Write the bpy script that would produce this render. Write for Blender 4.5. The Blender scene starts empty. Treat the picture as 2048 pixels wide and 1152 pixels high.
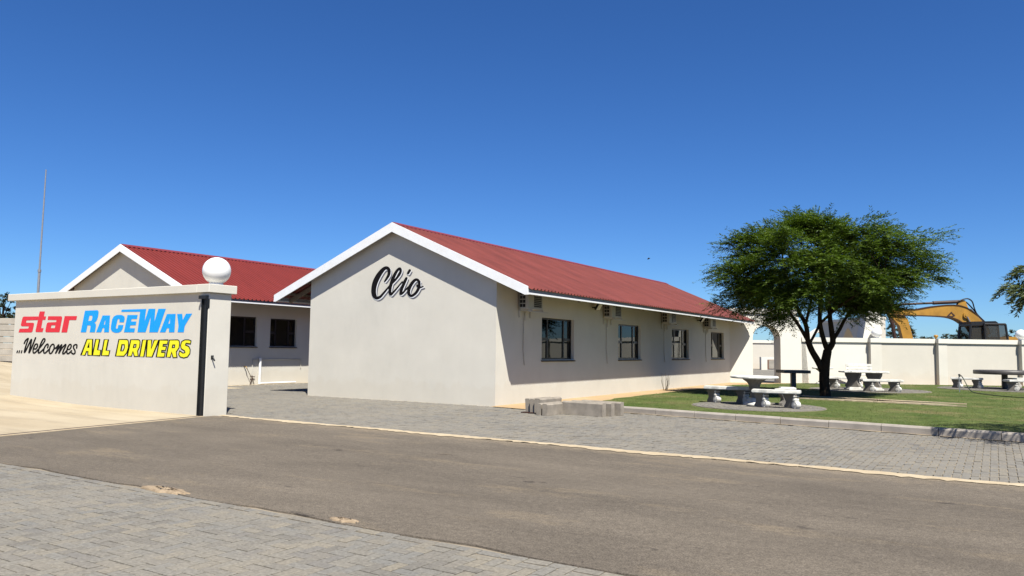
import bpy, math, random
from mathutils import Vector, Matrix
from mathutils.geometry import tessellate_polygon
import numpy as np
R = random.Random(7)
SC = bpy.context.scene
COL = SC.collection

# ------------------------------------------------------------------ camera, sky, sun, exposure
FPX = 1541.0                                   # focal length in pixels of the 2048 px wide photograph
YAW, PITCH, ROLL, EYE = 0.55886, 0.079852, 0.013492, 1.5
_f = Vector((-math.sin(YAW) * math.cos(PITCH), math.cos(YAW) * math.cos(PITCH), math.sin(PITCH)))
_r = Vector((math.cos(YAW), math.sin(YAW), 0.0))
_u = _r.cross(_f)
CR = _r * math.cos(ROLL) + _u * math.sin(ROLL)
CU = -_r * math.sin(ROLL) + _u * math.cos(ROLL)
CF = _f
CO = Vector((0, 0, EYE))
cam = bpy.data.objects.new('camera', bpy.data.cameras.new('camera'))
COL.objects.link(cam)
cam.data.sensor_width = 36.0
cam.data.lens = 36.0 * FPX / 2048.0
cam.data.clip_start = 0.1
cam.data.clip_end = 5000
m3 = Matrix((CR, CU, -CF)).transposed()
cam.matrix_world = Matrix.Translation(CO) @ m3.to_4x4()
SC.camera = cam

SUN = Vector((-1.15, 0.99, -2.35)).normalized()      # the way the sunlight travels
world = bpy.data.worlds.new('World'); SC.world = world; world.use_nodes = True
wn = world.node_tree; wn.nodes.clear()
sky = wn.nodes.new('ShaderNodeTexSky'); sky.sky_type = 'NISHITA'; sky.sun_disc = False
sky.sun_elevation = math.asin(-SUN.z)
sky.sun_rotation = math.atan2(-SUN.x, -SUN.y)
sky.altitude = 1300; sky.air_density = 1.0; sky.dust_density = 0.25; sky.ozone_density = 3.0
hsv = wn.nodes.new('ShaderNodeHueSaturation'); hsv.inputs['Saturation'].default_value = 1.15
tint = wn.nodes.new('ShaderNodeMix'); tint.data_type = 'RGBA'; tint.blend_type = 'MULTIPLY'; tint.inputs[0].default_value = 1.0; tint.inputs[7].default_value = (0.64, 0.965, 1.40, 1)   # deep high-altitude blue
bg = wn.nodes.new('ShaderNodeBackground'); bg.inputs['Strength'].default_value = 0.042
wo = wn.nodes.new('ShaderNodeOutputWorld')
wn.links.new(sky.outputs[0], hsv.inputs['Color']); wn.links.new(hsv.outputs[0], tint.inputs[6]); wn.links.new(tint.outputs[2], bg.inputs['Color']); wn.links.new(bg.outputs[0], wo.inputs['Surface'])

sl = bpy.data.lights.new('sun', 'SUN'); sl.energy = 5.0; sl.angle = math.radians(0.53); sl.color = (1.0, 0.962, 0.87)
so = bpy.data.objects.new('sun', sl); COL.objects.link(so)
so.rotation_euler = SUN.to_track_quat('-Z', 'Y').to_euler(); so.location = (30, -30, 60)

SC.view_settings.view_transform = 'Standard'; SC.view_settings.look = 'None'
SC.view_settings.exposure = 1.08; SC.view_settings.gamma = 1.0; SC.view_settings.use_curve_mapping = False
SC.cycles.max_bounces = 8; SC.cycles.transparent_max_bounces = 8
SC.cycles.use_denoising = True

# ------------------------------------------------------------------ measuring helpers (photo pixel -> place)
def ray(x, y): return CF + CR * ((x - 1024) / FPX) - CU * ((y - 576) / FPX)
def onX(x, y, X): d = ray(x, y); return CO + d * ((X - CO.x) / d.x)
def onY(x, y, Y): d = ray(x, y); return CO + d * ((Y - CO.y) / d.y)
def gnd(x, y, z=0.0): d = ray(x, y); return CO + d * ((z - CO.z) / d.z)
def dep(x, y, D): return CO + ray(x, y) * D

# ------------------------------------------------------------------ object helpers
def tag(o, label=None, cat=None, group=None, kind=None):
    if label: o['label'] = label
    if cat: o['category'] = cat
    if group: o['group'] = group
    if kind: o['kind'] = kind
    return o

def empty(name, loc=(0, 0, 0), rz=0.0, label=None, cat=None, group=None):
    o = bpy.data.objects.new(name, None); COL.objects.link(o)
    o.location = loc; o.rotation_euler = (0, 0, rz); o.empty_display_size = 0.2
    return tag(o, label, cat, group)

def copy_tree(o, parent=None):
    c = o.copy(); COL.objects.link(c)
    if parent: c.parent = parent
    for ch in o.children: copy_tree(ch, c)
    return c

class MB:
    """collects faces and links them as one mesh object"""
    def __init__(s): s.v = []; s.f = []; s.sm = []
    def add(s, vs, fs, smooth=False):
        b = len(s.v); s.v += [tuple(v) for v in vs]
        s.f += [tuple(i + b for i in f) for f in fs]; s.sm += [smooth] * len(fs)
        return s
    def box(s, x0, x1, y0, y1, z0, z1, M=None):
        vs = [Vector((x, y, z)) for x in (x0, x1) for y in (y0, y1) for z in (z0, z1)]
        if M is not None: vs = [M @ v for v in vs]
        return s.add(vs, [(0, 1, 3, 2), (4, 6, 7, 5), (0, 4, 5, 1), (2, 3, 7, 6), (0, 2, 6, 4), (1, 5, 7, 3)])
    def cbox(s, x0, x1, y0, y1, z0, z1, c=0.01, M=None):
        """box with chamfered edges"""
        vs = []; idx = {}
        X = (x0, x1); Y = (y0, y1); Z = (z0, z1); sg = (1, -1)
        for i in (0, 1):
            for j in (0, 1):
                for k in (0, 1):
                    for a in (0, 1, 2):
                        p = [X[i], Y[j], Z[k]]
                        for b, q in ((0, i), (1, j), (2, k)):
                            if b != a: p[b] += sg[q] * c
                        idx[(i, j, k, a)] = len(vs); vs.append(Vector(p))
        # vertex (i,j,k,a) lies on the face normal to axis a
        fs = []
        for k in (0, 1):
            fs.append([idx[(i, j, k, 2)] for i, j in ((0, 0), (1, 0), (1, 1), (0, 1))])
            fs.append([idx[(i, k, j, 1)] for i, j in ((0, 0), (1, 0), (1, 1), (0, 1))])
            fs.append([idx[(k, i, j, 0)] for i, j in ((0, 0), (1, 0), (1, 1), (0, 1))])
        for i in (0, 1):
            for j in (0, 1):
                fs.append([idx[(i, j, 0, 0)], idx[(i, j, 1, 0)], idx[(i, j, 1, 1)], idx[(i, j, 0, 1)]])
                fs.append([idx[(i, 0, j, 0)], idx[(i, 1, j, 0)], idx[(i, 1, j, 2)], idx[(i, 0, j, 2)]])
                fs.append([idx[(0, i, j, 1)], idx[(1, i, j, 1)], idx[(1, i, j, 2)], idx[(0, i, j, 2)]])
                for k in (0, 1): fs.append([idx[(i, j, k, a)] for a in (0, 1, 2)])
        if M is not None: vs = [M @ v for v in vs]
        return s.add(vs, fs)
    def prism(s, loop, fn, d0, d1, holes=()):
        """2-D loop (a,b) mapped by fn(a,b,d) and given depth from d0 to d1, optional holes"""
        loops = [list(loop)] + [list(h) for h in holes]
        tri = tessellate_polygon([[Vector((a, b, 0)) for a, b in l] for l in loops])
        flat = [p for l in loops for p in l]; n = len(flat)
        vs = [fn(a, b, d0) for a, b in flat] + [fn(a, b, d1) for a, b in flat]
        fs = [tuple(t) for t in tri] + [tuple(i + n for i in reversed(t)) for t in tri]
        o = 0
        for l in loops:
            k = len(l)
            fs += [(o + i, o + (i + 1) % k, o + (i + 1) % k + n, o + i + n) for i in range(k)]
            o += k
        return s.add(vs, fs)
    def tube(s, pts, rad, n=8, cap=True, smooth=True):
        pts = [Vector(p) for p in pts]
        if not isinstance(rad, (list, tuple)): rad = [rad] * len(pts)
        t0 = (pts[1] - pts[0]).normalized()
        a = t0.orthogonal().normalized(); vs = []
        for i, p in enumerate(pts):
            t = (pts[min(i + 1, len(pts) - 1)] - pts[max(i - 1, 0)]).normalized()
            a = (a - t * a.dot(t)).normalized(); b = t.cross(a)
            vs += [p + (a * math.cos(2 * math.pi * k / n) + b * math.sin(2 * math.pi * k / n)) * rad[i] for k in range(n)]
        fs = [(i * n + k, i * n + (k + 1) % n, (i + 1) * n + (k + 1) % n, (i + 1) * n + k) for i in range(len(pts) - 1) for k in range(n)]
        s.add(vs, fs, smooth)
        if cap:
            s.add(vs[:n], [tuple(reversed(range(n)))]); s.add(vs[-n:], [tuple(range(n))])
        return s
    def lathe(s, prof, c=(0, 0, 0), n=24, smooth=True, lob=0, amp=0.0):
        vs = []; c = Vector(c)
        for r, z in prof:
            for k in range(n):
                q = 2 * math.pi * k / n
                rr = r * (1 + amp * math.cos(lob * q)) if lob else r
                vs.append(c + Vector((rr * math.cos(q), rr * math.sin(q), z)))
        fs = [(i * n + k, i * n + (k + 1) % n, (i + 1) * n + (k + 1) % n, (i + 1) * n + k) for i in range(len(prof) - 1) for k in range(n)]
        s.add(vs, fs, smooth)
        if prof[0][0] > 1e-6: s.add(vs[:n], [tuple(reversed(range(n)))])
        if prof[-1][0] > 1e-6: s.add(vs[-n:], [tuple(range(n))])
        return s
    def build(s, name, mat, parent=None, o=(0, 0, 0), mesh=None):
        o = Vector(o)
        me = bpy.data.meshes.new(name)
        me.from_pydata([Vector(v) - o for v in s.v] if o.length else s.v, [], s.f)
        if any(s.sm): me.polygons.foreach_set('use_smooth', s.sm)
        me.update()
        if mat: me.materials.append(mat)
        ob = bpy.data.objects.new(name, me); COL.objects.link(ob)
        if parent: ob.parent = parent
        return ob

def link(name, me, parent=None, loc=(0, 0, 0), rot=(0, 0, 0), scale=(1, 1, 1)):
    ob = bpy.data.objects.new(name, me); COL.objects.link(ob)
    if parent: ob.parent = parent
    ob.location = loc; ob.rotation_euler = rot; ob.scale = scale
    return ob

# ------------------------------------------------------------------ materials
ALB = 0.62          # overall reflectance of the dusty surfaces
class NT:
    def __init__(s, name):
        s.m = bpy.data.materials.new(name); s.m.use_nodes = True; s.t = s.m.node_tree; s.n = s.t.nodes; s.n.clear()
        s.out = s.n.new('ShaderNodeOutputMaterial'); s.p = s.n.new('ShaderNodeBsdfPrincipled')
        s.t.links.new(s.p.outputs[0], s.out.inputs[0])
        s.co = s.n.new('ShaderNodeTexCoord'); s.geo = s.n.new('ShaderNodeNewGeometry')
    def l(s, a, b): s.t.links.new(a, b)
    def noise(s, scale, detail=4, vec='pos', rough=0.55, stretch=None):
        n = s.n.new('ShaderNodeTexNoise'); n.inputs['Scale'].default_value = scale; n.inputs['Detail'].default_value = detail
        n.inputs['Roughness'].default_value = rough
        v = s.geo.outputs['Position'] if vec == 'pos' else s.co.outputs['Object']
        if stretch:
            mp = s.n.new('ShaderNodeMapping'); mp.inputs['Scale'].default_value = stretch; s.l(v, mp.inputs['Vector']); v = mp.outputs[0]
        s.l(v, n.inputs['Vector']); return n.outputs['Fac']
    def ramp(s, fac, stops):
        r = s.n.new('ShaderNodeValToRGB'); e = r.color_ramp.elements
        while len(e) < len(stops): e.new(0.5)
        for el, (p, c) in zip(e, stops):
            el.position = p; el.color = (c, c, c, 1) if isinstance(c, (int, float)) else (*c, 1)
        s.l(fac, r.inputs[0]); return r.outputs[0]
    def mix(s, a, b, fac, mode='MIX'):
        m = s.n.new('ShaderNodeMix'); m.data_type = 'RGBA'; m.blend_type = mode
        for val, i in ((fac, 0), (a, 6), (b, 7)):
            if hasattr(val, 'links'): s.l(val, m.inputs[i])
            elif i == 0: m.inputs[0].default_value = val
            else: m.inputs[i].default_value = (*val, 1)
        return m.outputs[2]
    def bump(s, h, strength=0.3, dist=0.01, prev=None):
        b = s.n.new('ShaderNodeBump'); b.inputs['Strength'].default_value = strength; b.inputs['Distance'].default_value = dist
        s.l(h, b.inputs['Height'])
        if prev: s.l(prev, b.inputs['Normal'])
        return b.outputs[0]
    def done(s, col, rough=0.8, spec=0.3, metal=0.0, nrm=None):
        k = (ALB, ALB, ALB)
        col = s.mix(col, k, 1.0, 'MULTIPLY') if hasattr(col, 'links') else tuple(c * ALB for c in col)
        if hasattr(col, 'links'): s.l(col, s.p.inputs['Base Color'])
        else: s.p.inputs['Base Color'].default_value = (*col, 1)
        if hasattr(rough, 'links'): s.l(rough, s.p.inputs['Roughness'])
        else: s.p.inputs['Roughness'].default_value = rough
        s.p.inputs['Specular IOR Level'].default_value = spec; s.p.inputs['Metallic'].default_value = metal
        if nrm: s.l(nrm, s.p.inputs['Normal'])
        return s.m

def varied(name, c, amt=0.12, scale=3.0, rough=0.8, spec=0.25, bump=0.0, bscale=60, metal=0.0, vec='pos', stretch=None, dist=0.01):
    t = NT(name)
    f = t.ramp(t.noise(scale, 6, vec, stretch=stretch), [(0.3, 0.0), (0.7, 1.0)])
    col = t.mix(tuple(x * (1 - amt) for x in c), tuple(min(1, x * (1 + amt)) for x in c), f)
    nr = t.bump(t.noise(bscale, 5, vec), bump, dist) if bump else None
    return t.done(col, rough, spec, metal, nr)

def plaster(name, c, grime=0.10):
    t = NT(name)
    a = t.ramp(t.noise(0.9, 7), [(0.36, 0.0), (0.64, 1.0)])
    b = t.ramp(t.noise(5.0, 5, stretch=(1, 1, 0.25)), [(0.35, 0.0), (0.75, 1.0)])
    col = t.mix(tuple(x * (1 - grime) for x in c), c, a)
    col = t.mix(col, tuple(x * 0.955 for x in c), b)
    # splash-back dust along the foot of the wall
    sx = t.n.new('ShaderNodeSeparateXYZ'); t.l(t.geo.outputs['Position'], sx.inputs[0])
    ad = t.n.new('ShaderNodeMath'); ad.operation = 'MULTIPLY_ADD'; t.l(t.noise(2.2, 6), ad.inputs[0]); ad.inputs[1].default_value = -0.9; t.l(sx.outputs[2], ad.inputs[2])
    foot = t.ramp(ad.outputs[0], [(0.0, 0.10), (0.12, 0.0)])
    col = t.mix(col, (0.60, 0.47, 0.30), foot)
    n1 = t.bump(t.noise(3.0, 4), 0.25, 0.012)
    n2 = t.bump(t.noise(90, 4), 0.22, 0.004, n1)
    return t.done(col, 0.88, 0.2, 0, n2)

M = {}
M['plaster'] = plaster('cream plaster', (0.835, 0.795, 0.70))
M['plaster_white'] = plaster('white plaster', (0.92, 0.885, 0.79), 0.05)
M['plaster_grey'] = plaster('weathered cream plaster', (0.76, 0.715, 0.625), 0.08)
M['trim'] = varied('white painted board', (1.13, 1.16, 1.19), 0.05, 6, 0.55, 0.35, 0.08, 30)
M['fascia'] = varied('shade toned fascia board', (0.40, 0.43, 0.47), 0.08, 3, 0.6, 0.3)  # white board; the shade below the roof overhang is put into its colour
M['roof_faded'] = varied('faded red roof paint', (0.240, 0.057, 0.046), 0.2, 1.1, 0.62, 0.3, 0.05, 14, stretch=(0.6, 2, 1))
M['roof_red'] = varied('red roof paint', (0.232, 0.034, 0.027), 0.10, 1.3, 0.55, 0.35, 0.05, 14, stretch=(0.6, 2, 1))
M['ridge'] = varied('ridge cap paint', (0.23, 0.035, 0.04), 0.1, 2, 0.5, 0.35)
M['timber'] = varied('grey roof timber', (0.30, 0.25, 0.20), 0.2, 8, 0.85, 0.2, 0.1, 40)
M['bronze'] = varied('dark bronze frame', (0.014, 0.011, 0.010), 0.2, 9, 0.38, 0.45)
M['sill'] = varied('dark sill tile', (0.10, 0.075, 0.055), 0.2, 9, 0.7, 0.3)
M['black_steel'] = varied('black painted steel', (0.012, 0.013, 0.015), 0.25, 6, 0.45, 0.4, 0.08, 40)
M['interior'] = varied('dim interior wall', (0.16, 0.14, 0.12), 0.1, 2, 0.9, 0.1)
M['pvc'] = varied('white plastic pipe', (1.1, 1.1, 1.08), 0.05, 6, 0.4, 0.4)
M['ac'] = varied('off white enamel', (0.62, 0.60, 0.54), 0.06, 5, 0.45, 0.4)
M['galv'] = varied('galvanised steel', (0.48, 0.49, 0.50), 0.12, 12, 0.4, 0.5, 0, metal=0.6)
M['copper'] = varied('brass fitting', (0.25, 0.17, 0.08), 0.1, 9, 0.4, 0.5, metal=0.7)
M['concrete'] = varied('cast concrete', (0.36, 0.315, 0.26), 0.26, 4, 0.9, 0.15, 0.35, 70, vec='obj')
M['kerb'] = varied('kerb concrete', (0.42, 0.375, 0.325), 0.14, 4, 0.9, 0.15, 0.35, 60)
M['garden_white'] = varied('painted garden concrete', (0.80, 0.78, 0.72), 0.25, 7, 0.75, 0.25, 0.25, 45, vec='obj')
M['garden_shaded'] = varied('shade darkened garden concrete', (0.24, 0.22, 0.195), 0.14, 7, 0.8, 0.2, 0.25, 45, vec='obj')  # grey concrete tone that carries the shade on the leg faces
M['dark_stone'] = varied('dark painted slab', (0.085, 0.075, 0.07), 0.2, 7, 0.45, 0.4, 0.15, 45)
M['yellow'] = varied('worn machine yellow', (0.43, 0.225, 0.03), 0.22, 1.6, 0.5, 0.4, 0.1, 20)
M['rust'] = varied('dark oily steel', (0.05, 0.022, 0.014), 0.3, 4, 0.5, 0.4)
M['rubber'] = varied('black rubber hose', (0.012, 0.012, 0.014), 0.2, 8, 0.5, 0.35)
M['chrome'] = varied('bright rod steel', (0.75, 0.74, 0.72), 0.05, 8, 0.2, 0.6, metal=0.9)
M['hose_green'] = varied('green garden hose', (0.02, 0.045, 0.018), 0.2, 9, 0.5, 0.35)
M['bark'] = varied('dark bark', (0.045, 0.030, 0.020), 0.35, 9, 0.95, 0.1, 0.9, 28, vec='obj', dist=0.03)
M['bark_far'] = varied('far bark', (0.09, 0.07, 0.055), 0.3, 4, 0.95, 0.1)
M['precast'] = varied('precast fence concrete', (0.47, 0.43, 0.37), 0.14, 2.5, 0.9, 0.15, 0.3, 30)
M['glass_globe'] = varied('opal globe', (1.25, 1.25, 1.22), 0.02, 2, 0.22, 0.5)
M['paint_red'] = varied('red sign paint', (0.88, 0.03, 0.05), 0.04, 12, 0.5, 0.3)
M['paint_blue'] = varied('blue sign paint', (0.003, 0.42, 1.35), 0.04, 12, 0.5, 0.3)
M['paint_yellow'] = varied('yellow sign paint', (1.2, 1.05, 0.02), 0.05, 12, 0.5, 0.3)
M['paint_black'] = varied('black sign paint', (0.010, 0.009, 0.010), 0.1, 12, 0.8, 0.08)
M['paint_grey'] = varied('grey sign paint', (0.17, 0.17, 0.20), 0.05, 12, 0.5, 0.3)
M['paint_white'] = varied('white sign paint', (1.2, 1.2, 1.19), 0.02, 12, 0.5, 0.3)
M['bird'] = varied('dark feathers', (0.03, 0.03, 0.035), 0.1, 30, 0.8)
M['stalk'] = varied('dry stalk', (0.08, 0.06, 0.035), 0.2, 20, 0.9)
M['brick_red'] = varied('red brick', (0.24, 0.13, 0.09), 0.2, 12, 0.9)

def glass():
    t = NT('tinted window glass')
    fr = t.n.new('ShaderNodeFresnel'); fr.inputs['IOR'].default_value = 1.55
    gl = t.n.new('ShaderNodeBsdfGlossy'); gl.inputs['Roughness'].default_value = 0.0
    gl.inputs['Color'].default_value = (0.85, 0.86, 0.86, 1)
    tr = t.n.new('ShaderNodeBsdfTransparent'); tr.inputs['Color'].default_value = (0.10, 0.10, 0.105, 1)
    mx = t.n.new('ShaderNodeMixShader'); t.l(fr.outputs[0], mx.inputs[0]); t.l(tr.outputs[0], mx.inputs[1]); t.l(gl.outputs[0], mx.inputs[2])
    # the float glass is never quite flat
    b = t.bump(t.noise(1.6, 2), 0.04, 0.02); t.l(b, gl.inputs['Normal'])
    t.l(mx.outputs[0], t.out.inputs[0]); return t.m
M['glass'] = glass()

def paver_mat(name, island=True, warm=1.0):
    t = NT(name)
    if island: rnd = t.geo.outputs['Random Per Island']
    else:
        oi = t.n.new('ShaderNodeObjectInfo'); rnd = oi.outputs['Random']
    c = t.ramp(rnd, [(0.0, (0.195, 0.182, 0.163)), (0.25, (0.268, 0.248, 0.213)), (0.5, (0.228, 0.222, 0.208)), (0.75, (0.295, 0.262, 0.208)), (1.0, (0.210, 0.200, 0.188))])
    d = t.ramp(t.noise(0.55, 5), [(0.35, 0.0), (0.7, 1.0)])
    c = t.mix(c, (0.33 * warm, 0.30 * warm, 0.25), t.mix((0, 0, 0), (0.55, 0.55, 0.55), d))
    e = t.ramp(t.noise(34, 5), [(0.3, 0.72), (0.7, 1.12)])
    c = t.mix(c, e, 1.0, 'MULTIPLY')
    n = t.bump(t.noise(150, 4), 0.45, 0.003, t.bump(t.noise(14, 3), 0.2, 0.004))
    return t.done(c, 0.93, 0.12, 0, n)
M['paver'] = paver_mat('near paver', False)
M['paver_mass'] = paver_mat('paver')

def asphalt():
    t = NT('dusty asphalt')
    a = t.ramp(t.noise(0.45, 8, rough=0.68, stretch=(0.55, 1.4, 1)), [(0.34, 0.0), (0.66, 1.0)])
    c = t.mix((0.140, 0.118, 0.094), (0.212, 0.178, 0.140), a)
    dust = t.ramp(t.noise(0.9, 9, rough=0.72, stretch=(0.45, 1.5, 1)), [(0.55, 0.0), (0.68, 0.7)])
    c = t.mix(c, (0.27, 0.215, 0.15), dust)
    # dust thickens towards the sand along the far edge
    sx = t.n.new('ShaderNodeSeparateXYZ'); t.l(t.geo.outputs['Position'], sx.inputs[0])
    ad = t.n.new('ShaderNodeMath'); ad.operation = 'MULTIPLY_ADD'; t.l(t.noise(2.4, 8, rough=0.7), ad.inputs[0]); ad.inputs[1].default_value = 1.5; t.l(sx.outputs[1], ad.inputs[2])
    mr = t.n.new('ShaderNodeMapRange'); mr.inputs[1].default_value = 11.05; mr.inputs[2].default_value = 11.75; mr.inputs[4].default_value = 0.75; t.l(ad.outputs[0], mr.inputs[0])
    c = t.mix(c, (0.34, 0.27, 0.185), mr.outputs[0])
    dark = t.ramp(t.noise(1.15, 6, rough=0.72, stretch=(0.7, 1.5, 1)), [(0.635, 0.0), (0.68, 0.75)])
    c = t.mix(c, (0.050, 0.043, 0.038), dark)
    sand = t.ramp(t.noise(0.8, 8, rough=0.75, stretch=(0.8, 1.2, 1)), [(0.66, 0.0), (0.73, 0.8)])
    c = t.mix(c, (0.30, 0.22, 0.13), sand)
    e = t.ramp(t.noise(85, 3, rough=0.7), [(0.3, 0.50), (0.7, 1.42)])
    c = t.mix(c, e, 1.0, 'MULTIPLY')
    e = t.ramp(t.noise(14, 5, rough=0.7), [(0.3, 0.82), (0.7, 1.16)])
    c = t.mix(c, e, 1.0, 'MULTIPLY')
    sp = t.ramp(t.noise(38, 2), [(0.70, 0.0), (0.75, 0.7)])
    c = t.mix(c, (0.33, 0.28, 0.22), sp)
    n = t.bump(t.noise(110, 4), 0.9, 0.006, t.bump(t.noise(2.2, 4), 0.45, 0.03))
    return t.done(c, 0.92, 0.15, 0, n)
M['asphalt'] = asphalt()

def sandy(name, c, c2, s=2.0):
    t = NT(name)
    a = t.ramp(t.noise(s, 8, rough=0.65), [(0.3, 0.0), (0.72, 1.0)])
    col = t.mix(c, c2, a)
    e = t.ramp(t.noise(120, 3), [(0.3, 0.82), (0.7, 1.1)])
    col = t.mix(col, e, 1.0, 'MULTIPLY')
    return t.done(col, 0.95, 0.1, 0, t.bump(t.noise(70, 5), 0.6, 0.006, t.bump(t.noise(5, 4), 0.4, 0.02)))
M['sand'] = sandy('pale sand', (0.52, 0.41, 0.27), (0.66, 0.55, 0.39))
M['sand_red'] = sandy('orange sand', (0.52, 0.35, 0.19), (0.60, 0.44, 0.26), 0.8)
M['sand_joint'] = sandy('joint sand', (0.29, 0.245, 0.19), (0.40, 0.335, 0.25))
M['dirt'] = sandy('crumbled asphalt dirt', (0.26, 0.19, 0.125), (0.50, 0.39, 0.27), 14)
M['grit'] = varied('dark grit', (0.20, 0.17, 0.14), 0.5, 40, 0.9, 0.1)
M['soil'] = sandy('dry veld soil', (0.42, 0.30, 0.17), (0.52, 0.40, 0.25), 0.3)

def drive():
    t = NT('sandy concrete slab')
    a = t.ramp(t.noise(0.7, 7, stretch=(0.5, 1.6, 1)), [(0.3, 0.0), (0.7, 1.0)])
    c = t.mix((0.46, 0.375, 0.255), (0.57, 0.485, 0.35), a)
    g = t.ramp(t.noise(1.1, 7, rough=0.7, stretch=(0.25, 1.8, 1)), [(0.5, 0.0), (0.66, 0.6)])
    c = t.mix(c, (0.36, 0.30, 0.215), g)
    e = t.ramp(t.noise(90, 3), [(0.3, 0.88), (0.7, 1.07)])
    c = t.mix(c, e, 1.0, 'MULTIPLY')
    return t.done(c, 0.92, 0.15, 0, t.bump(t.noise(80, 4), 0.35, 0.004))
M['drive'] = drive()

def lawn():
    t = NT('mown lawn')
    a = t.ramp(t.noise(0.55, 8, rough=0.7), [(0.36, 0.0), (0.64, 1.0)])
    c = t.mix((0.080, 0.128, 0.028), (0.165, 0.190, 0.062), a)
    b = t.ramp(t.noise(0.5, 9, rough=0.75, stretch=(0.7, 0.6, 1)), [(0.53, 0.0), (0.66, 0.85)])
    c = t.mix(c, (0.255, 0.205, 0.10), b)
    d = t.ramp(t.noise(3.2, 6, rough=0.7), [(0.35, 0.72), (0.7, 1.22)])
    c = t.mix(c, d, 1.0, 'MULTIPLY')
    e = t.ramp(t.noise(45, 4, rough=0.7), [(0.3, 0.62), (0.7, 1.28)])
    c = t.mix(c, e, 1.0, 'MULTIPLY')
    return t.done(c, 0.95, 0.1, 0, t.bump(t.noise(70, 4), 0.8, 0.02))
M['lawn'] = lawn()

def leaf_mat(name, dark, light, trans=0.25):
    t = NT(name)
    c = t.ramp(t.geo.outputs['Random Per Island'], [(0.0, dark), (0.6, tuple((a + b) / 2 for a, b in zip(dark, light))), (1.0, light)])
    cl = t.ramp(t.noise(1.3, 3), [(0.35, 0.62), (0.7, 1.3)])
    c = t.mix(c, cl, 1.0, 'MULTIPLY')
    t.l(c, t.p.inputs['Base Color']); t.p.inputs['Roughness'].default_value = 0.55; t.p.inputs['Specular IOR Level'].default_value = 0.3
    tl = t.n.new('ShaderNodeBsdfTranslucent'); t.l(t.mix(c, (1.0, 1.1, 0.45), 1.0, 'MULTIPLY'), tl.inputs['Color'])
    mx = t.n.new('ShaderNodeMixShader'); mx.inputs[0].default_value = trans
    t.l(t.p.outputs[0], mx.inputs[1]); t.l(tl.outputs[0], mx.inputs[2]); t.l(mx.outputs[0], t.out.inputs[0])
    return t.m
M['leaf'] = leaf_mat('feathery leaf', (0.028, 0.058, 0.007), (0.118, 0.172, 0.018), 0.30)
M['leaf_olive'] = leaf_mat('grey green leaf', (0.055, 0.08, 0.032), (0.19, 0.215, 0.11), 0.3)
M['leaf_far'] = leaf_mat('far leaf', (0.028, 0.042, 0.018), (0.072, 0.085, 0.04), 0.1)
M['grass'] = leaf_mat('grass blade', (0.075, 0.105, 0.024), (0.15, 0.16, 0.055), 0.35)

# ------------------------------------------------------------------ ground, drive, road, paving
def smooth(x): x = max(0.0, min(1.0, x)); return x * x * (3 - 2 * x)
def hgt(x, y):
    f = max(smooth((16 - y) / 5), smooth((-30 - x) / 8))
    return 0.028 * min(max(0.0, -19 - x), 24) * f

def sheet(name, xs, ys, zf, mat, parent=None):
    vs = [(x, y, zf(x, y)) for y in ys for x in xs]; n = len(xs)
    fs = [(j * n + i, j * n + i + 1, (j + 1) * n + i + 1, (j + 1) * n + i) for j in range(len(ys) - 1) for i in range(n - 1)]
    return MB().add(vs, fs).build(name, mat, parent)
gx = [-2500, -900, -300, -120, -70] + [-50 + 2.5 * i for i in range(29)] + [40, 120, 500, 2500]
gy = [-600, -150, -40, -10, -2] + [2.5 * i for i in range(0, 21)] + [70, 120, 300, 900, 3500]
tag(sheet('ground', gx, gy, lambda x, y: hgt(x, y) - 0.05, M['soil']), 'dry sandy ground reaching to the horizon', 'ground', kind='structure')

def ragged(name, top, bot, z, mat, parent=None):
    """a thin sheet between two ragged edges (lists of points)"""
    n = len(top); vs = [(x, y, z) for x, y in top] + [(x, y, z) for x, y in bot]
    return MB().add(vs, [(i, i + 1, n + i + 1, n + i) for i in range(n - 1)]).build(name, mat, parent)

def gate_x(y): return -14.28 + 0.147 * (10.53 - y)
# asphalt road
rx = [i * 0.5 for i in range(-30, 61)]; pts_t = []; pts_b = []
vs = []; fs = []; ny = 14
for j in range(ny + 1):
    for i in range(160):
        q = j / ny; y = 4.96 + q * (10.80 - 4.96)
        x = gate_x(y) + 0.09 + i * (44 / 159.0)
        if j == 0: y += 0.03 * math.sin(x * 3.1) + R.uniform(-0.022, 0.022)
        vs.append((x, y, 0.004 + 0.006 * math.sin(x * 0.9 + y) * math.sin(y * 1.7) * (0 < j < ny)))
fs = [(j * 160 + i, j * 160 + i + 1, (j + 1) * 160 + i + 1, (j + 1) * 160 + i) for j in range(ny) for i in range(159)]
k = len(vs); vs += [(x, y - .004, -.03) for x, y, z in vs[:160]]; fs += [(i + 1, i, k + i, k + i + 1) for i in range(159)]      # broken edge of the surfacing
road = MB().add(vs, fs).build('road', M['asphalt']); tag(road, 'dusty brown asphalt road crossing the picture', 'road', kind='structure')
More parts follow.
